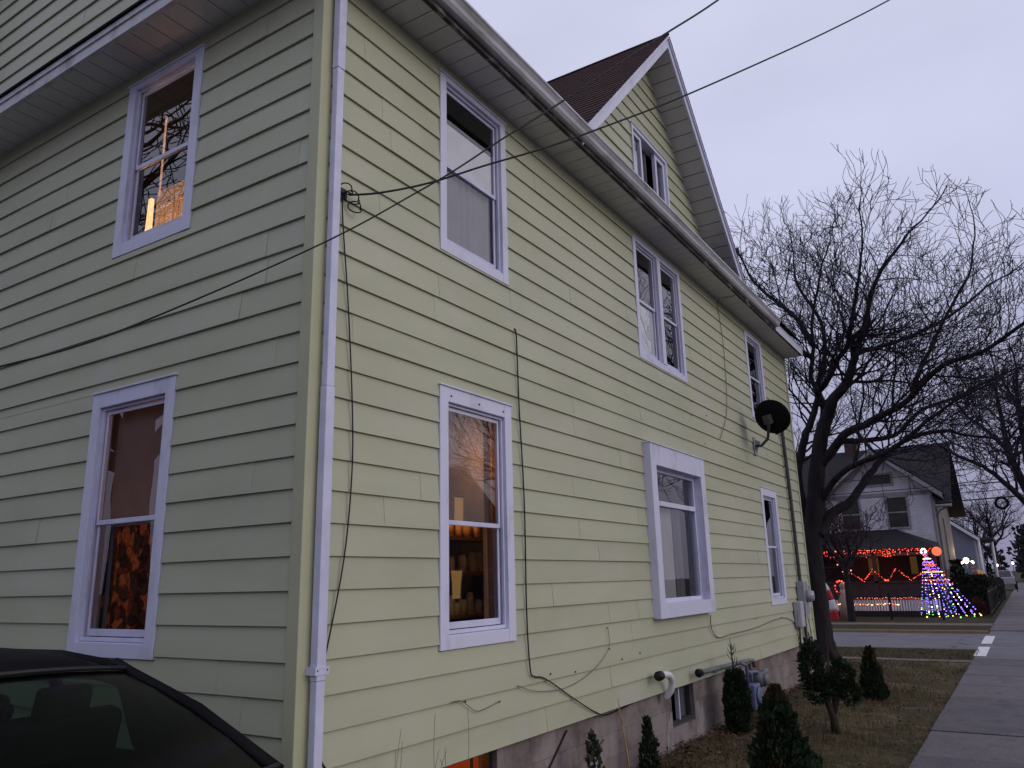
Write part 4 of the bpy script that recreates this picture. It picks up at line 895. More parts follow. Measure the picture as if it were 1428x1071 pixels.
# ------------------------------------------------------------------ bare trees
def perp(d):
    while True:
        r_ = V((rnd(-1, 1), rnd(-1, 1), rnd(-1, 1))); p = r_ - d * r_.dot(d)
        if p.length > .1: return p.normalized()
ENV = [None]
def grow(mbs, p, d, L, r, level, maxl, up=.12, sides=(6, 5, 4, 3, 3), wig=.22, rmin=.004, dens=1.0):
    """zigzag branch that forks into thinner ones"""
    n = max(4, int(5 + L * 2.2)); pts = [V(p)]; wig = wig * .86 + .02 * level; rad = [r]; d = V(d).normalized(); seg = L / n
    for i in range(n):
        d = (d + perp(d) * wig * rnd(.4, 1.3) + V((0, 0, up * rnd(.2, 1)))).normalized()
        nx = pts[-1] + d * seg
        if ENV[0] and level > 0:
            c_, r_ = ENV[0]; q_ = V(((nx.x - c_[0]) / r_[0], (nx.y - c_[1]) / r_[1], (nx.z - c_[2]) / r_[2]))
            if q_.length > 1 + .10 * noise.noise(nx * .8) and i > 0: n = i; break
        pts.append(nx); rad.append(max(rmin, r * (1 - .78 * (i + 1) / n)))
    mbs[0 if r > .03 else 1].tube(pts, rad, sides[min(level, 4)], caps=False)
    if level < maxl:
        m = max(2, int((2.0 + L * 2.0) * dens))
        for k in range(m):
            f = rnd(.18, 1.0) if k else 1.0; i = min(n - 1, int(f * n)); q = pts[i].lerp(pts[i + 1], f * n - i) if i < n else pts[-1]
            ax = (pts[i + 1] - pts[i]).normalized(); nd_ = (ax * rnd(.5, 1.0) + perp(ax) * rnd(.5, .95)).normalized()
            grow(mbs, q, nd_, L * rnd(.34, .62), max(rmin, rad[i] * rnd(.45, .7)), level + 1, maxl, up, sides, wig, rmin, dens)
def limb(mbs, pts, r0, r1, sides=8, spawn=0, L=(1.2, 2.4), maxl=2, start=.25, dens=1.0, up=.1, r_k=.5, rmin=.004):
    sp_ = smooth_path(pts, 4); n = len(sp_)
    sp_ = [p + V((rnd(-1, 1), rnd(-1, 1), rnd(-1, 1))) * r0 * .10 * (i > 0) for i, p in enumerate(sp_)]
    rad = [r0 + (r1 - r0) * (i / (n - 1)) ** .8 for i in range(n)]
    mbs[0].tube(sp_, rad, sides, caps=True)
    for k in range(spawn):
        f = start + (1 - start) * (k + rnd(.1, .9)) / spawn; i = min(n - 2, int(f * (n - 1)))
        ax = (sp_[i + 1] - sp_[i]).normalized(); nd_ = (ax * rnd(.35, .9) + perp(ax) * rnd(.6, 1.0) + V((0, 0, .1))).normalized()
        grow(mbs, sp_[i], nd_, rnd(*L) * (1.05 - .35 * f), max(.008, rad[i] * r_k * rnd(.6, 1)), 1, maxl, up, dens=dens, rmin=rmin)
    ax = (sp_[-1] - sp_[-2]).normalized(); grow(mbs, sp_[-1], ax, L[1] * .7, r1, 1, maxl, up, dens=dens, rmin=rmin)
random.seed(101)
tr = empty('bare_tree', (16.2, .59, 0)); tag(tr, 'big bare tree with thick dark trunk just past the yellow house corner', 'tree')
tm, lm, tw = MB(), MB(), MB(); mbs = [lm, tw]
TR = [(16.2, .59, -.08), (16.2, .58, .25), (16.2, .58, .62), (16.2, .56, 1.25), (16.2, .54, 2.05), (16.2, .49, 2.86), (16.2, .36, 3.52), (16.2, .20, 4.44), (16.2, .03, 5.13), (16.2, -.08, 5.40)]
TRr = [.36, .31, .27, .235, .205, .195, .20, .175, .16, .15]
sp_ = smooth_path(TR, 4); tm.tube(sp_, [(TRr[i // 4] + (TRr[min(i // 4 + 1, 9)] - TRr[i // 4]) * (i % 4) / 4) * (1 + .04 * math.sin(i * 1.7)) for i in range(len(sp_))], 16)
for a in range(5):
    an = a * 1.25 + .4; tm.tube([(16.2 + math.cos(an) * .14, .59 + math.sin(an) * .14, .42), (16.2 + math.cos(an) * .28, .59 + math.sin(an) * .28, .1), (16.2 + math.cos(an) * .5, .59 + math.sin(an) * .5, -.08)], [.10, .11, .05], 8)
tm.build('trunk', M['bark'], tr)
LB = dict(
 C=([(16.20,-.08,5.40),(16.09,-.21,5.62),(15.98,-.36,5.86),(15.87,-.64,6.12),(15.76,-.86,6.45),(15.65,-1.0,6.79),(15.55,-1.01,7.12),(15.44,-1.27,7.29),(15.33,-1.56,8.0),(15.22,-1.88,8.57),(15.11,-2.33,9.0)], .19, .035, 15),
 C2=([(15.70,-.97,6.80),(16.0,-1.2,6.93),(16.22,-1.43,7.0),(16.54,-1.89,7.17),(16.86,-2.35,7.38),(17.18,-3.22,7.87),(17.5,-3.79,8.38)], .09, .03, 11),
 A=([(16.2,.55,2.0),(16.24,.60,2.6),(16.28,.65,3.21),(16.35,.71,4.25),(16.43,.48,5.08),(16.51,.30,5.5),(16.58,.14,5.94),(16.66,.10,6.24),(16.74,.22,6.62),(16.82,.18,7.0),(16.89,.10,7.51),(16.97,.09,8.09),(17.05,-.14,9.0),(17.12,-.34,9.8)], .16, .03, 17),
 A2=([(16.5,.07,6.2),(16.23,-.24,6.4),(15.96,-.57,6.8),(15.69,-.88,7.04),(15.41,-1.02,7.3),(15.14,-1.31,8.21),(14.87,-1.56,9.0)], .11, .03, 12),
 A3=([(16.85,.10,7.5),(17.16,.44,8.3),(17.52,.89,8.9),(17.88,1.45,9.6),(18.24,1.82,10.2),(18.4,2.1,11.0)], .09, .03, 11),
 B=([(16.2,.05,5.0),(16.66,-.01,5.8),(17.01,.15,6.44),(17.37,-.04,7.24),(17.73,-.01,8.31),(18.09,.54,9.6),(18.44,.64,10.2)], .13, .03, 14),
 D=([(16.2,.12,4.4),(16.05,-.32,4.82),(15.91,-.54,5.02),(15.76,-.95,5.12),(15.62,-1.3,5.25),(15.47,-1.72,5.38),(15.33,-2.03,5.54),(15.18,-2.2,5.88),(15.04,-2.4,6.2),(14.89,-2.61,6.49),(14.75,-2.99,7.06),(14.6,-3.49,7.78)], .14, .03, 14),
 D2=([(15.33,-2.03,5.54),(14.93,-2.74,6.05),(14.55,-3.53,6.14),(14.18,-4.27,6.48),(13.8,-4.89,6.69)], .08, .03, 10),
 F=([(16.0,-.33,4.81),(16.2,-.47,4.89),(16.4,-.82,4.88),(16.6,-1.3,4.92),(16.8,-1.58,5.06),(17.0,-2.09,5.55),(17.2,-2.77,5.77),(17.4,-3.54,6.12),(17.6,-4.25,6.39)], .10, .025, 12),
 E=([(16.2,.36,2.75),(16.36,.05,3.25),(16.52,-.34,3.48),(16.68,-.59,3.83),(16.84,-.83,4.16),(17.0,-1.1,4.49),(17.16,-1.39,4.75),(17.32,-1.83,5.0),(17.48,-2.5,5.08),(17.64,-2.85,4.96),(17.8,-3.59,4.8)], .155, .03, 10),
 H=([(16.2,.24,3.55),(15.94,-.28,4.07),(15.69,-.81,4.29),(15.43,-1.23,4.36),(15.17,-1.79,4.6),(14.91,-2.27,4.89),(14.66,-2.86,5.22),(14.4,-3.4,5.39)], .10, .025, 8),
 K=([(16.7,.2,7.2),(17.3,.9,7.8),(17.9,1.9,8.4),(18.4,3.0,9.2),(18.8,3.8,10.4)], .08, .025, 9))
ENV[0] = ((16.5, -.2, 6.2), (4.7, 5.2, 6.0))
for k, (pts, r0, r1, nsp) in LB.items(): limb(mbs, pts, r0 * .85, r1 * .8, 9, int(nsp * 2.0), (1.3, 2.7), 3, .20 if k != 'E' else .5, 1.12, .11, .45, .0058)
lm.build('limb', M['bark'], tr); tw.build('twigs', M['twig'], tr); ENV[0] = None
# second tree on the street side, trunk outside the picture
random.seed(202)
t2 = empty('bare_tree', (26.2, -5.2, 0)); tag(t2, 'dense dark bare tree at the right edge with drooping limbs over the sidewalk', 'tree')
tm, lm, tw = MB(), MB(), MB(); mbs = [lm, tw]
tm.tube(smooth_path([(26.2, -5.2, -.1), (26.15, -5.15, 1.2), (26.05, -5.0, 2.4), (26.1, -4.8, 4.0), (26.2, -4.8, 6.0)], 3), [.45, .4, .36, .34, .34, .33, .32, .3, .28, .26, .24, .22, .2], 12); tm.build('trunk', M['bark'], t2)
for (pts, r0, r1, nsp) in (([(26.0, -4.95, 2.3), (25.6, -4.03, 3.64), (25.2, -3.41, 4.49), (24.8, -2.93, 4.98), (24.4, -2.23, 5.39), (24.0, -1.82, 5.72)], .13, .025, 12), ([(26.05, -4.9, 2.6), (26.08, -4.09, 4.0), (26.17, -3.77, 5.05), (26.25, -3.66, 5.62), (26.33, -3.65, 6.48), (26.42, -3.64, 7.45), (26.5, -3.72, 8.4)], .17, .03, 18),
                           ([(26.0, -4.08, 4.0), (25.5, -4.12, 6.06), (25.0, -4.16, 6.89), (24.5, -4.26, 7.9)], .10, .03, 14), ([(26.1, -3.7, 5.5), (26.33, -3.1, 6.4), (26.67, -2.6, 7.0), (27.0, -2.4, 7.7)], .08, .025, 14), ([(26.2, -4.8, 5.8), (26.6, -5.6, 7.4), (26.8, -6.4, 9.0)], .18, .04, 12), ([(26.2, -4.8, 5.8), (26.8, -4.2, 7.0), (27.4, -3.9, 8.0)], .14, .03, 14)):
    limb(mbs, pts, r0, r1, 8, int(nsp * 2.0), (.9, 1.8), 3, .3, 1.3, .04, .45, .007)
lm.build('limb', M['bark'], t2); tw.build('twigs', M['twig'], t2)
def tree(name, x, y, h, label, seed, spread=.5, maxl=4, group=None, mat='twig', lean=(0, 0), dens=1.0, rt=None, rmin=.006, limbs=6, clear=.28, z=0.0):
    random.seed(seed); e = empty(name, (x, y, z)); tag(e, label, 'tree', group); tm, lm, tw = MB(), MB(), MB(); r = rt or h * .026
    pts = [V((x, y, z - .1)), V((x + lean[0] * .2, y + lean[1] * .2, z + h * .15)), V((x + lean[0] * .5, y + lean[1] * .5, z + h * clear)), V((x + lean[0], y + lean[1], z + h * .5))]
    tm.tube(smooth_path(pts, 3), [r * 1.3, r * 1.1, r, r, r * .95, r * .9, r * .85, r * .75, r * .65, r * .55], 10); tm.build('trunk', M['bark'], e)
    for k in range(limbs):
        f = rnd(.0, 1); p = pts[2].lerp(pts[3], f); a = 2 * PI * k / limbs + rnd(-.4, .4)
        grow([lm, tw], p, V((math.cos(a) * spread * 1.6, math.sin(a) * spread * 1.6, .9)), h * rnd(.34, .48), r * .5, 1, maxl, .08, rmin=rmin, dens=dens)
    lm.build('limb', M['bark'], e); tw.build('twigs', M[mat], e); return e
tree('ornamental_tree', 31.3, 2.55, 5.2, 'small reddish twiggy tree in front of the white gabled house', 303, .55, 4, mat='redtwig', rt=.14, rmin=.010, limbs=9, clear=.34, dens=1.35)
ft = tree('street_tree', 88, -1.2, 11, 'hazy bare tree far behind the hanging wreath', 409, .5, 4, rmin=.012, dens=.9)
for (x, y, sc, rz, lab) in ((118, 1.5, 1.05, 1.9, 'far bare tree seen between the blue house and the wreath'), (105, -12, 1.0, 3.1, 'far bare tree beyond the sidewalk end at the right edge'), (70, 12, 1.0, 4.0, 'bare tree rising behind the roof of the white gabled house')):
    o = copy_tree(ft, (x, y, 0), rz); o.scale = (sc, sc, sc); tag(o, lab, 'tree')
# trees and houses the panes reflect
tree('yard_tree', -5.4, 10.6, 13.0, 'spreading bare tree behind the driveway reflected in the upper end window', 505, .75, 4, rt=.42, limbs=10, rmin=.012, dens=.72, clear=.30)
tree('yard_tree', 31.0, -16.5, 12.5, 'bare tree across the street reflected in the far windows', 606, .6, 4, rt=.32, limbs=7, rmin=.012, dens=.9)

# ------------------------------------------------------------------ car
def car():
    e = empty('parked_car', (-1.65, 1.0, 0)); tag(e, 'black car parked in the driveway beside the end wall of the yellow house', 'car')
    cx = -1.65; mb = MB()
    st = [(-2.10, .70, .42, .70), (-2.02, .82, .30, .86), (-1.75, .90, .24, 1.0), (-1.25, .93, .22, 1.09), (-.80, .945, .22, 1.17), (-.60, .95, .22, 1.165), (.6, .955, .22, 1.14), (1.7, .95, .22, 1.15), (2.35, .935, .24, 1.18), (2.85, .90, .30, 1.12), (3.0, .80, .42, .95)]
    def ring(y, hw, zb, zt):
        half = [(hw * .86, zb), (hw, zb + .16), (hw * 1.0, zb + (zt - zb) * .62), (hw * .975, zt - .09), (hw * .90, zt - .025), (hw * .55, zt + .008), (0, zt + .022)]
        return [(cx + a, y, z) for a, z in half] + [(cx - a, y, z) for a, z in reversed(half[:-1])]
    rs = [ring(*s) for s in st]; n = len(rs[0]); vs = [p for r_ in rs for p in r_]
    fs = [(i * n + j, (i + 1) * n + j, (i + 1) * n + (j + 1) % n, i * n + (j + 1) % n) for i in range(len(rs) - 1) for j in range(n)] + [tuple(range(n)), tuple(reversed(range((len(rs) - 1) * n, len(rs) * n)))]
    mb.add(vs, fs, 0, True); mb.build('body', M['carpaint'], e)
    # greenhouse: roof panel, pillars, glass
    ys = [-.02, .12, .45, .95, 1.4, 1.62]; zs_ = [1.525, 1.575, 1.605, 1.61, 1.585, 1.54]; hws = [.575, .60, .615, .615, .60, .58]
    mb = MB(); vs = []; m = 9
    for y, z, hw in zip(ys, zs_, hws):
        for j in range(m):
            a = -1 + 2 * j / (m - 1); vs.append((cx + hw * a, y - .08 * (1 - a * a) * (1 if y < .5 else -.6), z + .045 * (1 - a * a) - .035 * abs(a) ** 6))
    mb.add(vs, [(i * m + j, i * m + j + 1, (i + 1) * m + j + 1, (i + 1) * m + j) for i in range(len(ys) - 1) for j in range(m - 1)], 0, True)
    o = mb.build('roof', M['carpaint'], e); sm = o.modifiers.new('solid', 'SOLIDIFY'); sm.thickness = .03
    for s in (-1, 1):
        mb = MB(); mb.tube([(cx + s * .80, -.82, 1.13), (cx + s * .70, -.40, 1.37), (cx + s * .60, -.02, 1.52), (cx + s * .61, .1, 1.55)], [.045, .035, .035, .035], 8); mb.build('rear_pillar', M['carpaint'], e)
        mb = MB(); mb.tube([(cx + s * .60, .05, 1.54), (cx + s * .625, .6, 1.575), (cx + s * .62, 1.2, 1.57), (cx + s * .58, 1.66, 1.52)], .03, 8); mb.build('roof_rail', M['carpaint'], e)
        mb = MB(); mb.tube([(cx + s * .58, 1.62, 1.52), (cx + s * .69, 2.0, 1.36), (cx + s * .80, 2.42, 1.14)], [.05, .06, .07], 8); mb.build('front_pillar', M['carpaint'], e)
        mb = MB(); mb.prism([(cx + s * .62, .70, 1.56), (cx + s * .62, .80, 1.56), (cx + s * .85, .82, 1.1), (cx + s * .85, .70, 1.1)], (s * .02, 0, 0)); mb.build('door_pillar', M['carpaint'], e)
        mb = MB(); mb.quad((cx + s * .80, -.70, 1.13), (cx + s * .855, .72, 1.11), (cx + s * .635, .72, 1.555), (cx + s * .605, .04, 1.53)); mb.build('side_window', M['cglass'], e)
        mb = MB(); mb.quad((cx + s * .855, .80, 1.11), (cx + s * .82, 2.2, 1.13), (cx + s * .60, 1.62, 1.52), (cx + s * .635, .80, 1.555)); mb.build('side_window', M['cglass'], e)
        mb = MB(); mb.prism([(cx + s * .80, -.74, 1.13), (cx + s * .70, -.36, 1.365), (cx + s * .61, -.01, 1.52), (cx + s * .615, .10, 1.545), (cx + s * .80, .18, 1.17), (cx + s * .85, .2, 1.11)], (s * -.02, 0, 0)); mb.build('quarter_panel', M['carin'], e)
        mb = MB(); mb.ball((cx + s * 1.03, 2.0, 1.16), .1, 0, 10, 6, (1.0, .5, .75)); mb.tube([(cx + s * .88, 2.0, 1.12), (cx + s * .98, 2.0, 1.15)], .025, 6); mb.build('mirror', M['carpaint'], e)
        mb = MB(); mb.ball((cx + s * .66, 2.94, .86), .13, 0, 10, 6, (1.3, .5, .7)); mb.build('headlight', M['lens'], e)
        mb = MB(); mb.ball((cx + s * .68, -2.02, .80), .12, 0, 10, 6, (1.2, .5, .9)); mb.build('tail_light', M['redlens'], e)
        for y in (.55, 1.55):
            mb = MB(); mb.tube([(cx + s * .955, y, .98), (cx + s * .98, y + .06, .985), (cx + s * .955, y + .16, .98)], .014, 6); mb.build('door_handle', M['carpaint'], e)
        for y in (-1.2, 2.05):
            mb = MB(); mb.tube([(cx + s * .70, y, .33), (cx + s * .74, y, .33), (cx + s * .90, y, .33), (cx + s * .955, y, .33)], [.31, .335, .335, .30], 24); wh = mb.build('wheel', M['tyre'], e)
            mb = MB(); mb.tube([(cx + s * .95, y, .33), (cx + s * .962, y, .33)], .21, 20)
            for k in range(5): a = k * 2 * PI / 5; mb.obox((cx + s * .966, y + math.cos(a) * .11, .33 + math.sin(a) * .11), (.008, 0, 0), (0, math.cos(a) * .10, math.sin(a) * .10), (0, -math.sin(a) * .025, math.cos(a) * .025))
            mb.build('rim', M['rim'], wh)
    for (ya, za, yb, zb_) in ((-.845, 1.162, -.84, 1.15),):
        mb = MB(); mb.tube([(cx + .80 * (-1 + 2 * j / 10), -.83 - .13 * (1 - (-1 + 2 * j / 10) ** 2), 1.165) for j in range(11)], .013, 6); mb.build('window_seal', M['black'], e)
        mb = MB(); mb.tube([(cx + .575 * (-1 + 2 * j / 10), -.03 - .085 * (1 - (-1 + 2 * j / 10) ** 2), 1.545 + .035 * (1 - (-1 + 2 * j / 10) ** 2)) for j in range(11)], .011, 6); mb.build('window_seal', M['black'], e)
    for nm, y0, z0_, y1, z1_, bul in (('rear_window', -.82, 1.15, -.02, 1.535, -.13), ('windscreen', 2.45, 1.15, 1.62, 1.54, .10)):
        mb = MB(); vs = []
        for i in range(5):
            t_ = i / 4; hw = .78 + (.575 - .78) * t_
            for j in range(9):
                a = -1 + 2 * j / 8; vs.append((cx + hw * a, y0 + (y1 - y0) * t_ + bul * (1 - a * a) * (1 - .35 * t_), z0_ + (z1_ - z0_) * t_ + .03 * math.sin(t_ * PI) + .035 * (1 - a * a) * t_))
        mb.add(vs, [(i * 9 + j, i * 9 + j + 1, (i + 1) * 9 + j + 1, (i + 1) * 9 + j) for i in range(4) for j in range(8)], 0, True); mb.build(nm, M['cglass'], e)
    for (x, y) in ((-.40, .22), (.40, .22), (-.38, 1.22), (.38, 1.22)):
        mb = MB(); mb.obox((cx + x, y, 1.16), (.30, 0, 0), (0, .06, .012), (0, -.05, .2)); st_ = mb.build('seat', M['carin'], e, .04)
        mb = MB(); mb.obox((cx + x, y - .08, 1.41), (.12, 0, 0), (0, .04, .01), (0, -.02, .07)); mb.build('headrest', M['carin'], st_, .03)
    mb = MB(); mb.prism([(cx - .74, 2.35, 1.16), (cx - .74, 1.95, 1.22), (cx - .74, 1.85, 1.05), (cx - .74, 2.3, 1.05)], (1.48, 0, 0)); mb.build('dashboard', M['carin'], e, .02)
    mb = MB(); mb.tube([(cx + .38 + .18 * math.cos(a * PI / 8), 1.78 - .05 * math.sin(a * PI / 8), 1.16 + .17 * math.sin(a * PI / 8)) for a in range(17)], .015, 6); mb.build('steering_wheel', M['black'], e)
    mb = MB(); mb.obox((cx, 1.66, 1.47), (.11, 0, 0), (0, .02, 0), (0, 0, .03)); mb.build('rear_view_mirror', M['black'], e)
    mb = MB(); mb.box(cx - .45, cx + .45, 2.99, 3.02, .52, .70); mb.build('grille', M['black'], e, .01)
    return e
car()

# ------------------------------------------------------------------ white gabled house across the side street
hb = empty('gabled_house', (37, 2, 0)); tag(hb, 'old white gabled house with a dark roof and a porch hung with orange lights', 'house')
HWall = Wall((37, 0, 0), (0, 1, 0), (-1, 0, 0))
def clap(mb, W, u0f, u1f, z0, z1, opens, pitch=.14, out_=.012):
    global CZ
    keep = CZ; CZ = pitch; siding(mb, W.O, W.u, W.n, u0f, u1f, z0, z1, opens, out_); CZ = keep
ow = [(.52, 1.50, 3.78, 5.30), (2.55, 3.50, 3.78, 5.30), (1.02, 2.30, 5.78, 6.40)]
GA, GZ = 1.75, 7.45
mb = MB(); clap(mb, HWall, lambda z: -.45 if z < 5.42 else max(-.45, GA - (GZ - .12 - z) / .83), lambda z: 4.1 if z < 5.42 else min(4.1, GA + (GZ - .12 - z) / .83), 2.6, GZ - .2, ow); mb.build('wall', M['hwhite'], hb)
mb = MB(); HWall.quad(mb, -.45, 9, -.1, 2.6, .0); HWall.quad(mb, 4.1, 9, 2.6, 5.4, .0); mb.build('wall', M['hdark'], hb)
mb = MB(); mb.quad((37, -.47, -.1), (46, -.47, -.1), (46, -.47, 5.0), (37, -.47, 5.0)); mb.add([(37, -.47, 5.0), (46, -.47, 5.0), (41.4, -.47, 7.9)], [(0, 1, 2)]); mb.quad((46, -.47, -.1), (46, 9, -.1), (46, 9, 5), (46, -.47, 5)); mb.build('side_wall', M['hgrey'], hb)
mb = MB(); HWall.box(mb, -.49, -.40, 0, 5.35, .0, .05); HWall.box(mb, -.45, 4.1, 5.30, 5.46, .005, .055); mb.box(37.9, 38.05, -.56, -.47, 0, 4.9); mb.box(39.2, 39.5, -.62, -.47, 1.6, 1.95); mb.box(39.2, 40.1, -.52, -.47, .2, 1.5); mb.box(41.2, 41.35, -.53, -.47, 0, 4.4); mb.build('trim', M['htrim'], hb)
for (a, b, c, d) in ow:
    s_ = MB(); frame(s_, HWall, a, b, c, d, .09, -.02, .05); wn = s_.build('window', M['htrim'], hb); s_ = MB(); HWall.quad(s_, a + .06, b - .06, c + .06, d - .06, .0); s_.build('pane', M['wpane'], wn)
    if d < 5.5:
        s_ = MB(); HWall.box(s_, a + .09, b - .09, (c + d) / 2 - .03, (c + d) / 2 + .03, .0, .03); s_.build('sash_rail', M['htrim'], wn)
mb = MB(); mb.prism([(37.1, -1.25, 5.158), (41.4, -1.25, 8.05), (41.4, -1.25, 8.15), (37.1, -1.25, 5.27)], (0, 10.5, 0))
for (ya, yb) in ((-1.25, -.62), (4.25, 9.25)): mb.prism([(36.45, ya, 4.72), (37.1, ya, 5.158), (37.1, ya, 5.27), (36.38, ya, 4.80)], (0, yb - ya, 0))
mb.prism([(41.4, -1.25, 8.05), (46.4, -1.25, 4.7), (46.4, -1.25, 4.8), (41.4, -1.25, 8.15)], (0, 10.5, 0)); roof2 = mb.build('roof', M['rooffar'], hb)
mb = MB()
for s in (-1, 1):
    e0 = V((36.35, GA + s * 2.75, GZ - 2.75 * .83)); a0 = V((36.35, GA, GZ)); mb.prism([e0, a0, a0 + V((0, 0, .10)), e0 + V((0, 0, .10))], (5.2, 0, 0))
mb.build('gable_roof', M['rooffar'], hb)
mb = MB()
for s in (-1, 1):
    e0 = V((36.33, GA + s * 2.70, GZ - 2.70 * .83 + .03)); a0 = V((36.33, GA, GZ + .03)); mb.prism([e0, a0, a0 - V((0, 0, .22)), e0 - V((0, 0, .22))], (-.04, 0, 0)); mb.prism([e0 + V((.1, 0, -.20)), a0 + V((.1, 0, -.20)), a0 + V((.1, 0, -.26)), e0 + V((.1, 0, -.26))], (.55, 0, 0))
mb.build('rake_board', M['htrim'], hb)
mb = MB(); mb.tube([(36.42, -1.25, 4.68), (36.42, -.6, 4.68)], .07, 8); mb.tube([(36.5, -1.1, 4.66), (36.9, -.7, 4.5), (37.0, -.55, 4.3)], .05, 8); mb.build('gutter', M['htrim'], hb)
mb = MB(); mb.box(41.0, 41.7, 3.0, 3.6, 7.6, 8.6); mb.build('chimney', plain('dark_brick', (.07, .045, .042), .9, .2, .3, 8), hb)
# porch
ph = MB(); E0, E1 = -.55, 6.6
ph.add([(34.75, E0, 2.86), (34.75, E1, 2.86), (37, E1 - .2, 3.55), (37, 3.4, 3.78), (37, 1.2, 3.78), (37, E0 + .1, 3.1), (34.75, E0, 2.74), (34.75, E1, 2.74), (37, E1, 2.74), (37, E0, 2.74)], [(0, 1, 2, 3, 4), (0, 4, 5), (0, 6, 7, 1), (6, 9, 8, 7), (0, 5, 9, 6), (1, 7, 8, 2)]); ph.build('porch_roof', M['rooffar'], hb)
for y in (-.35, 2.0, 4.3, 6.4):
    mb = MB(); mb.box(34.92, 35.08, y - .08, y + .08, .8, 2.74); mb.build('porch_post', M['hdark'], hb)
mb = MB(); mb.box(34.92, 35.06, -.35, 6.4, 1.42, 1.50); mb.box(34.95, 35.03, -.35, 6.4, .82, 1.42); mb.box(34.9, 37, -.4, 6.5, .74, .82); mb.build('porch_rail', M['hdark'], hb)
mb = MB()
for i in range(64): y = -.38 + i * .107; mb.box(34.93, 34.96, y, y + .085, .26, .735)
mb.build('porch_skirt', M['lattice'], hb)
mb = MB(); mb.box(34.97, 37, -.4, 6.5, -.1, .73); mb.build('porch_base', M['black'], hb)
for (a, b) in ((2.05, 2.60), (.45, .85)):
    s_ = MB(); frame(s_, HWall, a, b, 1.72, 2.6, .06, .0, .04); wn = s_.build('window', M['hdark'], hb); s_ = MB(); HWall.quad(s_, a + .05, b - .05, 1.77, 2.55, .02); s_.build('lit_pane', M['amber'], wn)
# strings of lights
OCT = None
def one_bulb(p, r, m, parent, root):
    """one lamp of a string: an object of its own that shares its mesh with its colour"""
    key = 'bulb_' + m
    if key not in bpy.data.meshes:
        me = bpy.data.meshes.new(key); x = 1.0
        me.from_pydata([(x, 0, 0), (0, x, 0), (-x, 0, 0), (0, -x, 0), (0, 0, x), (0, 0, -x)], [], [(0, 1, 4), (1, 2, 4), (2, 3, 4), (3, 0, 4), (1, 0, 5), (2, 1, 5), (3, 2, 5), (0, 3, 5)]); me.materials.append(M[m])
    o = bpy.data.objects.new('bulb', bpy.data.meshes[key]); COL.objects.link(o); o.parent = parent; L = ROOTLOC[root.name]; o.location = (p[0] - L[0], p[1] - L[1], p[2] - L[2]); o.scale = (r, r, r); return o
def bulbs(pts, mats, name, label, cat='string lights', r=.032, cord=None, group='strings of lights on the gabled house', jitter=.0, weights=None):
    e = empty(name, tuple(pts[0])); tag(e, label, cat, group); rest = MB(); ks = list(mats); pts = list(pts); random.shuffle(pts)
    for i, p in enumerate(pts):
        m = random.choices(mats, weights)[0] if weights else random.choice(mats); q = (p[0] + rnd(-jitter, jitter), p[1] + rnd(-jitter, jitter), p[2] + rnd(-jitter, jitter)); rr = r * rnd(.55, 1.7)
        if i < 100: one_bulb(q, rr, m, e, e)
        else: rest.octa(q, rr, ks.index(m))
    if rest.v: tag(rest.build('small_bulbs', [M[k] for k in ks], e), kind='stuff')
    if cord: mb = MB(); mb.tube(cord, .008, 3); mb.build('cord', M['cable'], e)
    return e
random.seed(77)
pts = []
for i in range(60):
    y = -.5 + i * .086
    for k in range(random.choice((1, 2, 2, 3, 4))): pts.append((34.70 + rnd(-.03, .03), y + rnd(-.03, .03), 2.84 - k * .085 - rnd(0, .05)))
bulbs(pts, ['b_red', 'b_orange', 'b_pink'], 'icicle_lights', 'orange red icicle lights along the porch eave of the white gabled house', weights=[6, 2, 1], cord=[(34.72, -.5, 2.85), (34.72, 4.7, 2.85)], r=.021)
zz = [(-.2, 1.95), (.2, 1.78), (.62, 1.52), (1.15, 2.02), (1.5, 1.55), (1.62, 1.52), (2.1, 2.0), (2.5, 1.5), (2.95, 1.86)]
pts = [(34.88, zz[i][0] + (zz[i + 1][0] - zz[i][0]) * k / 9, zz[i][1] + (zz[i + 1][1] - zz[i][1]) * k / 9) for i in range(len(zz) - 1) for k in range(8)]
bulbs(pts, ['b_orange', 'b_red', 'b_red'], 'swag_lights', 'zigzag swag of orange lights hung across the porch opening', r=.021, cord=[(34.89, y, z) for y, z in zz], jitter=.022)
pts = [(34.88, .35 + i * .05, .79 + rnd(-.03, .03)) for i in range(52) if random.random() < .8]
bulbs(pts, ['b_pink', 'b_orange'], 'rail_lights', 'faint pink lights along the top of the white porch skirting', r=.015, cord=[(34.88, .35, .79), (34.88, 2.95, .79)])
pts = [(34.86, 3.0 + rnd(-.05, .5), 2.45 - i * .05) for i in range(14)]
bulbs(pts, ['b_orange', 'b_pink'], 'hanging_lights', 'loose hanging strand of orange lights at the left of the porch', r=.024, jitter=.04)
pts = [(33.8 + .08 * math.sin(a), 3.3 + .22 * math.cos(a * .5), 1.3 + .26 * math.sin(a * .5)) for a in range(2, 14)]
bulbs(pts, ['b_red', 'b_orange'], 'lit_wreath', 'small curl of red lights beside the striped candy cane', r=.034)
pts = [(32.4, 3.95 - i * .055, .62 + rnd(-.03, .03)) for i in range(56) if not (19 < i < 25) and random.random() < .8]
bulbs(pts, ['b_warm', 'b_yellow', 'b_orange'], 'fence_lights', 'warm white lights strung along the black iron fence', r=.016, cord=[(32.4, 3.95, .62), (32.4, .9, .62)])
tag(MB().ball((34.7, -.52, 2.68), .19, 0, 14, 9).build('glowing_ball', glow('orange_globe', (1.0, .20, .10), 1.1)), 'glowing orange ball ornament at the corner of the porch eave', 'ornament')
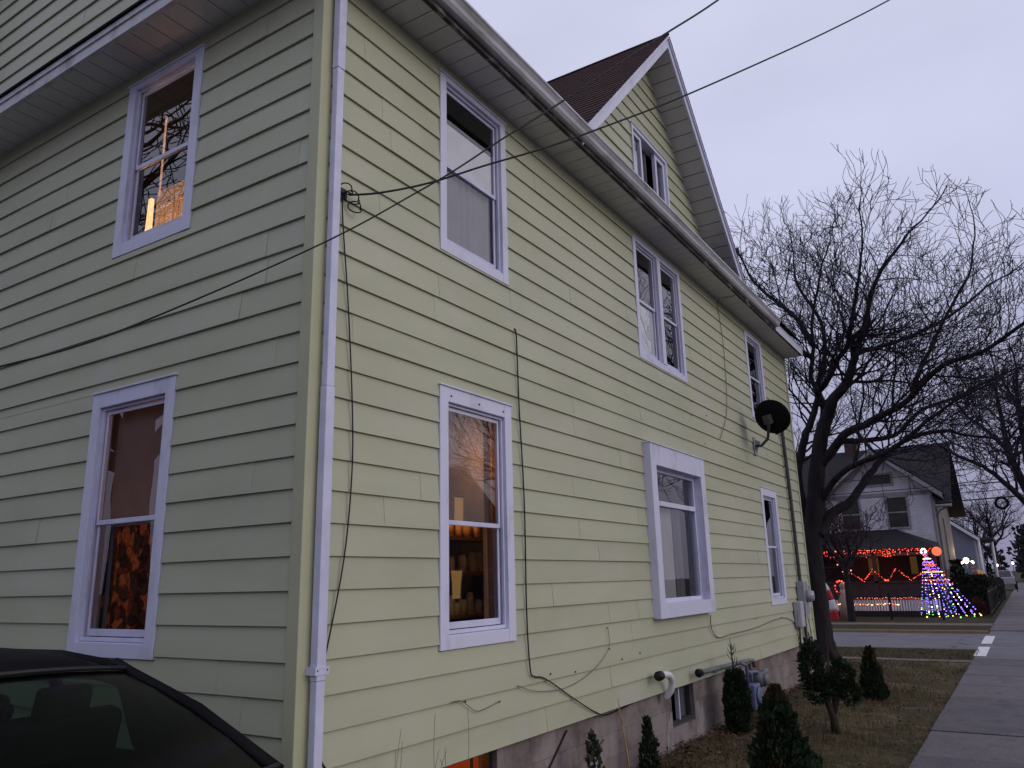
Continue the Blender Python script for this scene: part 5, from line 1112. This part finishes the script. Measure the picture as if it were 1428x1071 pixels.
# light tree made of strings from a pole
mt = empty('light_tree', (34.1, .2, 0)); tag(mt, 'tall cone of purple, white and green light strings fanning down from a pole', 'light display')
mb = MB(); mb.tube([(34.1, -.08, 0), (34.1, -.08, 2.8)], .025, 6); mb.build('pole', M['blackm'], mt)
apex = V((34.1, -.08, 2.72)); ends = [V((33.9 - .25 * math.sin(i / 9 * PI), .33 - 2.2 * (i / 9) ** 1.05, .05)) for i in range(10)] + [V((34.6 + .2 * math.sin(i / 5 * PI), .1 - 1.7 * i / 5, .05)) for i in range(6)]
random.seed(5); allb = []
for ei, en in enumerate(ends):
    n = 19; mb = MB(); mb.tube([apex, apex.lerp(en, .5) - V((0, 0, .1)), en], .006, 3); ss = mb.build('light_string', M['cable'], mt)
    for i in range(n):
        t_ = ((i + rnd(.1, .9)) / n) ** .85; p = apex.lerp(en, t_); p.z -= .12 * math.sin(t_ * PI) * (en - apex).xy.length * .3
        if t_ > .96: m = 'b_yellow' if ei % 2 else 'b_green'
        elif t_ > .45: m = random.choices(['b_blue', 'b_purple', 'b_white', 'b_green', 'b_yellow'], [5, 7, 1.2, 1.6, .7])[0]
        else: m = random.choices(['b_purple', 'b_white', 'b_pink', 'b_blue', 'b_orange'], [6, 1, 2, 2, 1])[0]
        allb.append((t_, p, m, ss))
allb.sort(key=lambda q: -q[0]); kinds = ['b_blue', 'b_purple', 'b_white', 'b_green', 'b_yellow', 'b_pink', 'b_orange']; rest = MB()
for i, (t_, p, m, ss) in enumerate(allb):
    if i < 100: one_bulb(p, rnd(.018, .036), m, ss, mt)
    else: rest.octa(p, rnd(.016, .031), kinds.index(m))
for (f, m) in ((.13, 'b_yellow'), (.18, 'b_purple'), (.22, 'b_orange'), (.28, 'b_purple'), (.33, 'b_yellow'), (.45, 'b_pink'), (.5, 'b_orange')):
    for i in range(10):
        a = apex.lerp(ends[i], f); rest.octa(a, .019, kinds.index(m))
        if i < 9 and random.random() < .7: rest.octa(a.lerp(apex.lerp(ends[i + 1], f), .5), .017, kinds.index(m))
tag(rest.build('small_bulbs', [M[k] for k in kinds], mt), kind='stuff')
mb = MB()
for i in range(10): a = rnd(0, 2 * PI); mb.octa(apex + V((rnd(-.05, .05), math.cos(a) * .09, math.sin(a) * .10 - .04)), .035)
mb.build('star', M['b_white'], mt)
lamp((34.3, 1.6, 2.3), 10, (1, .16, .06), .5); lamp((36.1, 2.4, 2.2), 7, (1, .20, .08), .4); lamp((33.9, 2.0, .75), 3.0, (1, .52, .30), .4); lamp((33.5, -.6, .8), 3.5, (.45, .25, 1), .5)      # added point lamps that stand in for the glow of the strings
# candy cane
cc = empty('candy_cane', (32, 3.3, 0)); tag(cc, 'large red and white striped candy cane standing on the lawn behind the tree trunk', 'inflatable')
path = smooth_path([(32, 3.32, 0), (32, 3.36, .5), (32, 3.46, .95), (32, 3.62, 1.35), (32, 3.85, 1.62), (32, 4.1, 1.66), (32, 4.3, 1.5), (32, 4.38, 1.3)], 6)
for i in range(0, len(path) - 1, 5):
    seg = path[i:i + 6]
    if len(seg) < 2: continue
    mb = MB(); mb.tube(seg, [.17] * len(seg), 14); mb.build('stripe', M['red_cloth'] if (i // 5) % 2 == 0 else M['white_cloth'], cc)
mb = MB(); mb.ball((32.6, 3.0, 1.35), .13, 0, 10, 7, (.9, .9, 1.2)); mb.tube([(32.6, 3.0, 0), (32.6, 3.0, .6), (32.6, 3.0, 1.0), (32.6, 3.0, 1.25)], [.22, .24, .18, .08], 12); fg = mb.build('lawn_figure', M['figurine']); tag(fg, 'dim robed lawn figure right of the candy cane', 'figure')
# iron fence
fe = empty('iron_fence', (32.5, 1.5, 0)); tag(fe, 'low black iron picket fence in front of the white porch skirting', 'fence')
mb = MB(); mb.box(32.49, 32.51, -.6, 6.5, .92, .95); mb.box(32.49, 32.51, -.6, 6.5, .18, .21); mb.build('rail', M['blackm'], fe)
mb = MB()
for i in range(68): y = -.58 + i * .105; mb.box(32.493, 32.507, y - .008, y + .008, .05, 1.02)
mb.build('pickets', M['blackm'], fe)
for y in (-.6, 1.25, 3.1, 4.9, 6.5):
    mb = MB(); mb.box(32.46, 32.54, y - .04, y + .04, 0, 1.1); mb.build('post', M['blackm'], fe)
fs_ = empty('iron_fence', (45, -2.15, 0)); tag(fs_, 'dark iron fence running along the left edge of the far sidewalk', 'fence')
mb = MB(); mb.box(34, 62, -2.16, -2.14, 1.0, 1.04); mb.box(34, 62, -2.16, -2.14, .2, .24); mb.build('rail', M['blackm'], fs_)
mb = MB()
for i in range(190): x = 34 + i * .147; mb.box(x - .012, x + .012, -2.158, -2.142, .05, 1.15)
mb.build('pickets', M['blackm'], fs_)
def hedge(name, x0, x1, y0, y1, h, n, label, seed, size=.12):
    mb = MB(); random.seed(seed)
    for i in range(n):
        x, y, z = rnd(x0, x1), rnd(y0, y1), rnd(0, 1) ** .7 * h
        f = random.random()
        if f < .4: z = h * rnd(.85, 1.05)
        elif f < .7: y = y0 + rnd(-.06, .08)
        elif f < .9: x = x0 + rnd(-.06, .1)
        leafspray(mb, V((x, y, z)), V((rnd(-1, 1), rnd(-1, 1), .6)).normalized(), size)
    mb.box(x0 + .08, x1 - .08, y0 + .08, y1 - .08, -.05, h * .88)
    return tag(mb.build(name, M['hedge']), label, 'hedge')
hedge('hedge', 36.5, 37.6, -2.05, -.95, 1.55, 2200, 'dark clipped hedge in front of the orange banner', 61)
hedge('hedge', 38.2, 58, -2.1, -1.5, 1.25, 5000, 'long low dark hedge behind the iron fence along the far sidewalk', 62)
cone_bush('round_bush', 37.4, -1.0, 2.25, .42, 900, .14, 'upright dark bush below the bright porch lights', mat='hedge', seed=63, power=.4)
mb = MB(); random.seed(9); foliage(mb, (35.2, -1.7, .35), (.3, .3, .35), 700, .08, seed=91); tag(mb.build('red_shrub', plain('dull_red_leaf', (.09, .022, .022), .85, .2, .4, 9)), 'dull red low shrub at the right foot of the light tree', 'shrub')
# blue house further on
h3 = empty('blue_house', (56, 0, 0)); tag(h3, 'distant blue grey house with white porch columns and a dark roof', 'house')
mb = MB(); mb.quad((55, -1.05, 0), (55, 9, 0), (55, 9, 4.0), (55, -1.05, 4.0)); mb.add([(55, -1.05, 4.0), (55, 9, 4.0), (55, 4, 8.0)], [(0, 1, 2)]); mb.quad((55, -1.05, 0), (66, -1.05, 0), (66, -1.05, 4.0), (55, -1.05, 4.0)); mb.build('wall', M['hblue'], h3)
mb = MB()
mb.prism([(54.6, -1.35, 3.82), (54.6, 4, 8.1), (54.6, 4, 8.22), (54.6, -1.35, 3.95)], (11.5, 0, 0)); mb.prism([(54.6, 9.3, 3.82), (54.6, 4, 8.1), (54.6, 4, 8.22), (54.6, 9.3, 3.95)], (11.5, 0, 0)); mb.prism([(57.6, -1.95, 3.85), (57.6, -1.2, 4.9), (60.5, -1.2, 5.05), (63, -1.95, 3.85)], (0, .02, 0)); mb.build('roof', plain('slate_roof', (.045, .048, .058), .9, .2, .2, 4), h3)
mb = MB(); mb.add([(57.5, -2.0, 3.92), (66, -2.0, 3.92), (66, -1.0, 5.1), (57.5, -1.0, 5.1)], [(0, 1, 2, 3)]); mb.box(57.4, 66, -2.05, -1.0, 3.78, 3.93); mb.build('porch_roof', plain('slate_roof_two', (.045, .048, .058), .9, .2, .2, 4), h3)
mb = MB(); mb.prism([(54.56, -1.40, 3.80), (54.56, 4, 8.12), (54.56, 4, 7.90), (54.56, -1.40, 3.58)], (.05, 0, 0)); mb.build('rake_board', M['hwt'], h3)
for (x, y) in ((55.6, -1.25), (60.5, -1.85)):
    mb = MB(); mb.tube([(x, y, .2), (x, y, 3.78)], .10, 12); mb.build('porch_column', M['hwt'], h3)
# lamps, flag, banner near it
random.seed(15)
for (x, y, z, r_, lab) in ((50, -.72, 2.42, .15, 'brightest white porch lamp beside the blue house'), (50, -.50, 2.30, .06, 'smaller lamp just left of the brightest porch lamp'), (50, -1.02, 2.30, .09, 'dimmer lamp just right of the brightest porch lamp'), (62, -1.85, 2.15, .12, 'warm round lamp beyond the blue house columns'), (75, -2.7, 2.35, .09, 'faint far lamp nearest the dark trees')):
    e = empty('porch_lamp', (x, y, 0)); tag(e, lab, 'lamp', 'lamps by the distant house'); mb = MB(); mb.ball((x, y, z), r_, 0, 10, 7); mb.build('globe', M['lampwhite'], e); mb = MB(); mb.tube([(x, y, 0), (x, y, z - r_)], .03, 6); mb.build('lamp_post', M['blackm'], e)
fl = empty('flag', (47, -1.0, 1.2)); tag(fl, 'striped flag on a slanted pole lit by the porch lamps', 'flag')
mb = MB(); mb.tube([(47, -.85, 1.1), (46.6, -1.15, 2.6)], .015, 6); mb.build('pole', M['blackm'], fl)
for k in range(7):
    mb = MB(); a = k / 7; b = (k + 1) / 7; n = 8
    vs = []
    for i in range(n + 1):
        t_ = i / n; top = V((46.7, -1.05 - .32 * t_, 2.35 - .55 * t_ * t_)); dwn = V((.05 * math.sin(t_ * 6), -.10, -.62))
        vs += [top + dwn * a, top + dwn * b]
    mb.add(vs, [(2 * i, 2 * i + 2, 2 * i + 3, 2 * i + 1) for i in range(n)], 0, True); mb.build('stripe', M['flagr'] if k % 2 == 0 else M['flagw'], fl)
mb = MB(); mb.prism([(48.2, -1.15, 1.95), (48.2, -1.45, 1.85), (48.2, -1.75, 1.55), (48.2, -1.70, 1.35), (48.2, -1.35, 1.32)], (.06, 0, 0)); tag(mb.build('banner', M['banner']), 'tan cloth banner glowing in the lamp light above the hedge', 'banner')
lamp((47.2, -.9, 2.9), 60, (1, .72, .42), .1)
TX = 24
tk = empty('pickup_truck', (62 + TX, -1.6, 0)); tag(tk, 'pale pickup truck parked beyond the hedge near the far sidewalk', 'truck')
mb = MB(); mb.box(60 + TX, 64.5 + TX, -2.6, -.9, .5, 1.15); mb.build('body', M['silver'], tk, .08)
mb = MB(); mb.prism([(61.6 + TX, -2.45, 1.16), (61.9 + TX, -2.3, 1.75), (63.2 + TX, -2.3, 1.75), (63.8 + TX, -2.45, 1.16)], (0, 1.3, 0)); mb.build('cab', M['silver'], tk, .06)
mb = MB(); mb.quad((61.57 + TX, -2.3, 1.2), (61.57 + TX, -1.25, 1.2), (61.85 + TX, -1.3, 1.7), (61.85 + TX, -2.2, 1.7)); mb.build('windscreen', M['wpane'], tk)
for (x, y) in ((60.9, -2.55), (60.9, -.95), (63.7, -2.55), (63.7, -.95)):
    mb = MB(); mb.tube([(x + TX, y - .1, .38), (x + TX, y + .1, .38)], .38, 14); mb.build('wheel', M['tyre'], tk)
# wires and wreath
for (x, z, lab) in ((45, 5.5, 'lowest thick street wire carrying the wreath'), (45.6, 5.95, 'middle street wire above the wreath'), (46.2, 6.4, 'topmost thin street wire above the wreath')):
    cable('street_wire', [(x, 14, z + .8), (x, 8, z + .25), (x, 2, z - .06), (x, -2, z - .02), (x, -5, z + .06), (x, -12, z + .5)], .035 if z < 5.6 else .022, 'cable', lab, 'wire', 'street wires', 5)
for (z, lab) in ((5.5, 'upper thin wire crossing in front of the white gable'), (5.0, 'lower thin wire crossing in front of the white gable')):
    cable('street_wire', [(31, 14, z + .7), (31, 4, z), (31, -.6, z + .02), (31, -6, z + .3)], .014, 'cable', lab, 'wire', 'street wires', 4)
wr_ = MB(); wr_.tube([(45, -3.02 + .27 * math.cos(a * PI / 12), 5.22 + .27 * math.sin(a * PI / 12)) for a in range(25)], .06, 10); random.seed(3)
for i in range(500):
    a = rnd(0, 2 * PI); leafspray(wr_, V((45 + rnd(-.06, .06), -3.02 + (.27 + rnd(-.05, .05)) * math.cos(a), 5.22 + (.27 + rnd(-.05, .05)) * math.sin(a))), V((rnd(-1, 1), math.cos(a), math.sin(a))), .06)
tag(wr_.build('wreath', M['wreath']), 'round dark wreath hanging from the street wire', 'wreath')
# utility pole by the kerb, outside the picture
up_ = empty('utility_pole', (6.8, -5.05, 0)); tag(up_, 'tall wooden utility pole at the kerb that carries the house cables', 'pole')
mb = MB(); mb.tube([(6.8, -5.05, -.2), (6.8, -5.05, 12.2)], [.17, .11], 12); mb.build('pole', M['wood'], up_); mb = MB(); mb.box(5.7, 7.9, -5.12, -4.98, 11.6, 11.72); mb.build('crossarm', M['wood'], up_)
# dark tree belt on the skyline
mb = MB(); random.seed(71)
for k in range(26):
    x = rnd(110, 180); y = rnd(-40, 40) if k % 3 else rnd(-16, -5); h = rnd(4, 8) if k % 3 else rnd(7, 10)
    foliage(mb, (x, y, h * .45), (h * .33, h * .33, h * .55), 420, .8, seed=700 + k)
tag(mb.build('tree_belt', plain('far_wood', (.030, .028, .032), .95, .1, .4, .4)), 'far dark belt of trees at the end of the street', 'trees', kind='stuff')
# unseen houses: one added to shade the end wall, one shows in the panes
def simple_house(name, x0, x1, y0, y1, h, rh, label, wallm, ridge='y'):
    e = empty(name, ((x0 + x1) / 2, (y0 + y1) / 2, 0)); tag(e, label, 'house'); mb = MB(); mb.box(x0, x1, y0, y1, -.1, h)
    if ridge == 'y': xm = (x0 + x1) / 2; mb.prism([(x0, y0, h), (x1, y0, h), (xm, y0, h + rh)], (0, y1 - y0, 0))
    else: ym = (y0 + y1) / 2; mb.prism([(x0, y0, h), (x0, y1, h), (x0, ym, h + rh)], (x1 - x0, 0, 0))
    mb.build('wall', M[wallm], e); mb = MB()
    if ridge == 'y':
        for s in (-1, 1): xe = xm + s * ((x1 - x0) / 2 + .4); ze = h - .4 * rh / ((x1 - x0) / 2); mb.prism([(xe, y0 - .4, ze + .02), (xm, y0 - .4, h + rh + .02), (xm, y0 - .4, h + rh + .16), (xe, y0 - .4, ze + .16)], (0, y1 - y0 + .8, 0))
    else:
        for s in (-1, 1): ye = ym + s * ((y1 - y0) / 2 + .4); ze = h - .4 * rh / ((y1 - y0) / 2); mb.prism([(x0 - .4, ye, ze + .02), (x0 - .4, ym, h + rh + .02), (x0 - .4, ym, h + rh + .16), (x0 - .4, ye, ze + .16)], (x1 - x0 + .8, 0, 0))
    mb.build('roof', M['rooffar'], e); return e
nh = simple_house('added_shading_house', -18.5, -9.2, 1.2, 14, 5.2, 3.2, 'grey unseen house added across the driveway to shade the end wall', 'hgrey')
EW = Wall((-9.2, 0, 0), (0, 1, 0), (1, 0, 0))
for (a, c) in ((3, 1.2), (7, 1.2), (10.5, 1.2)):
    s_ = MB(); frame(s_, EW, a, a + 1, c, c + 1.5, .1, -.01, .05); wn = s_.build('window', M['htrim'], nh); s_ = MB(); EW.quad(s_, a + .08, a + .92, c + .08, c + 1.42, .02); s_.build('pane', M['wpane'], wn)
oh = simple_house('opposite_house', 23, 32, -27, -19, 4.2, 3.0, 'dark house across the main street with one lit window', 'hdark')
NW = Wall((0, -19, 0), (1, 0, 0), (0, 1, 0))
for (a, c, lit) in ((24.4, 1.1, 0), (26.8, 1.1, 1), (29.6, 1.1, 0), (27, 4.6, 1)):
    s_ = MB(); frame(s_, NW, a, a + 1, c, c + 1.4, .1, -.01, .05); wn = s_.build('window', M['htrim'], oh); s_ = MB(); NW.quad(s_, a + .08, a + .92, c + .08, c + 1.32, .02); s_.build('pane', glow('lit_pane_far', (1, .55, .2), 1.2) if lit else M['wpane'], wn)
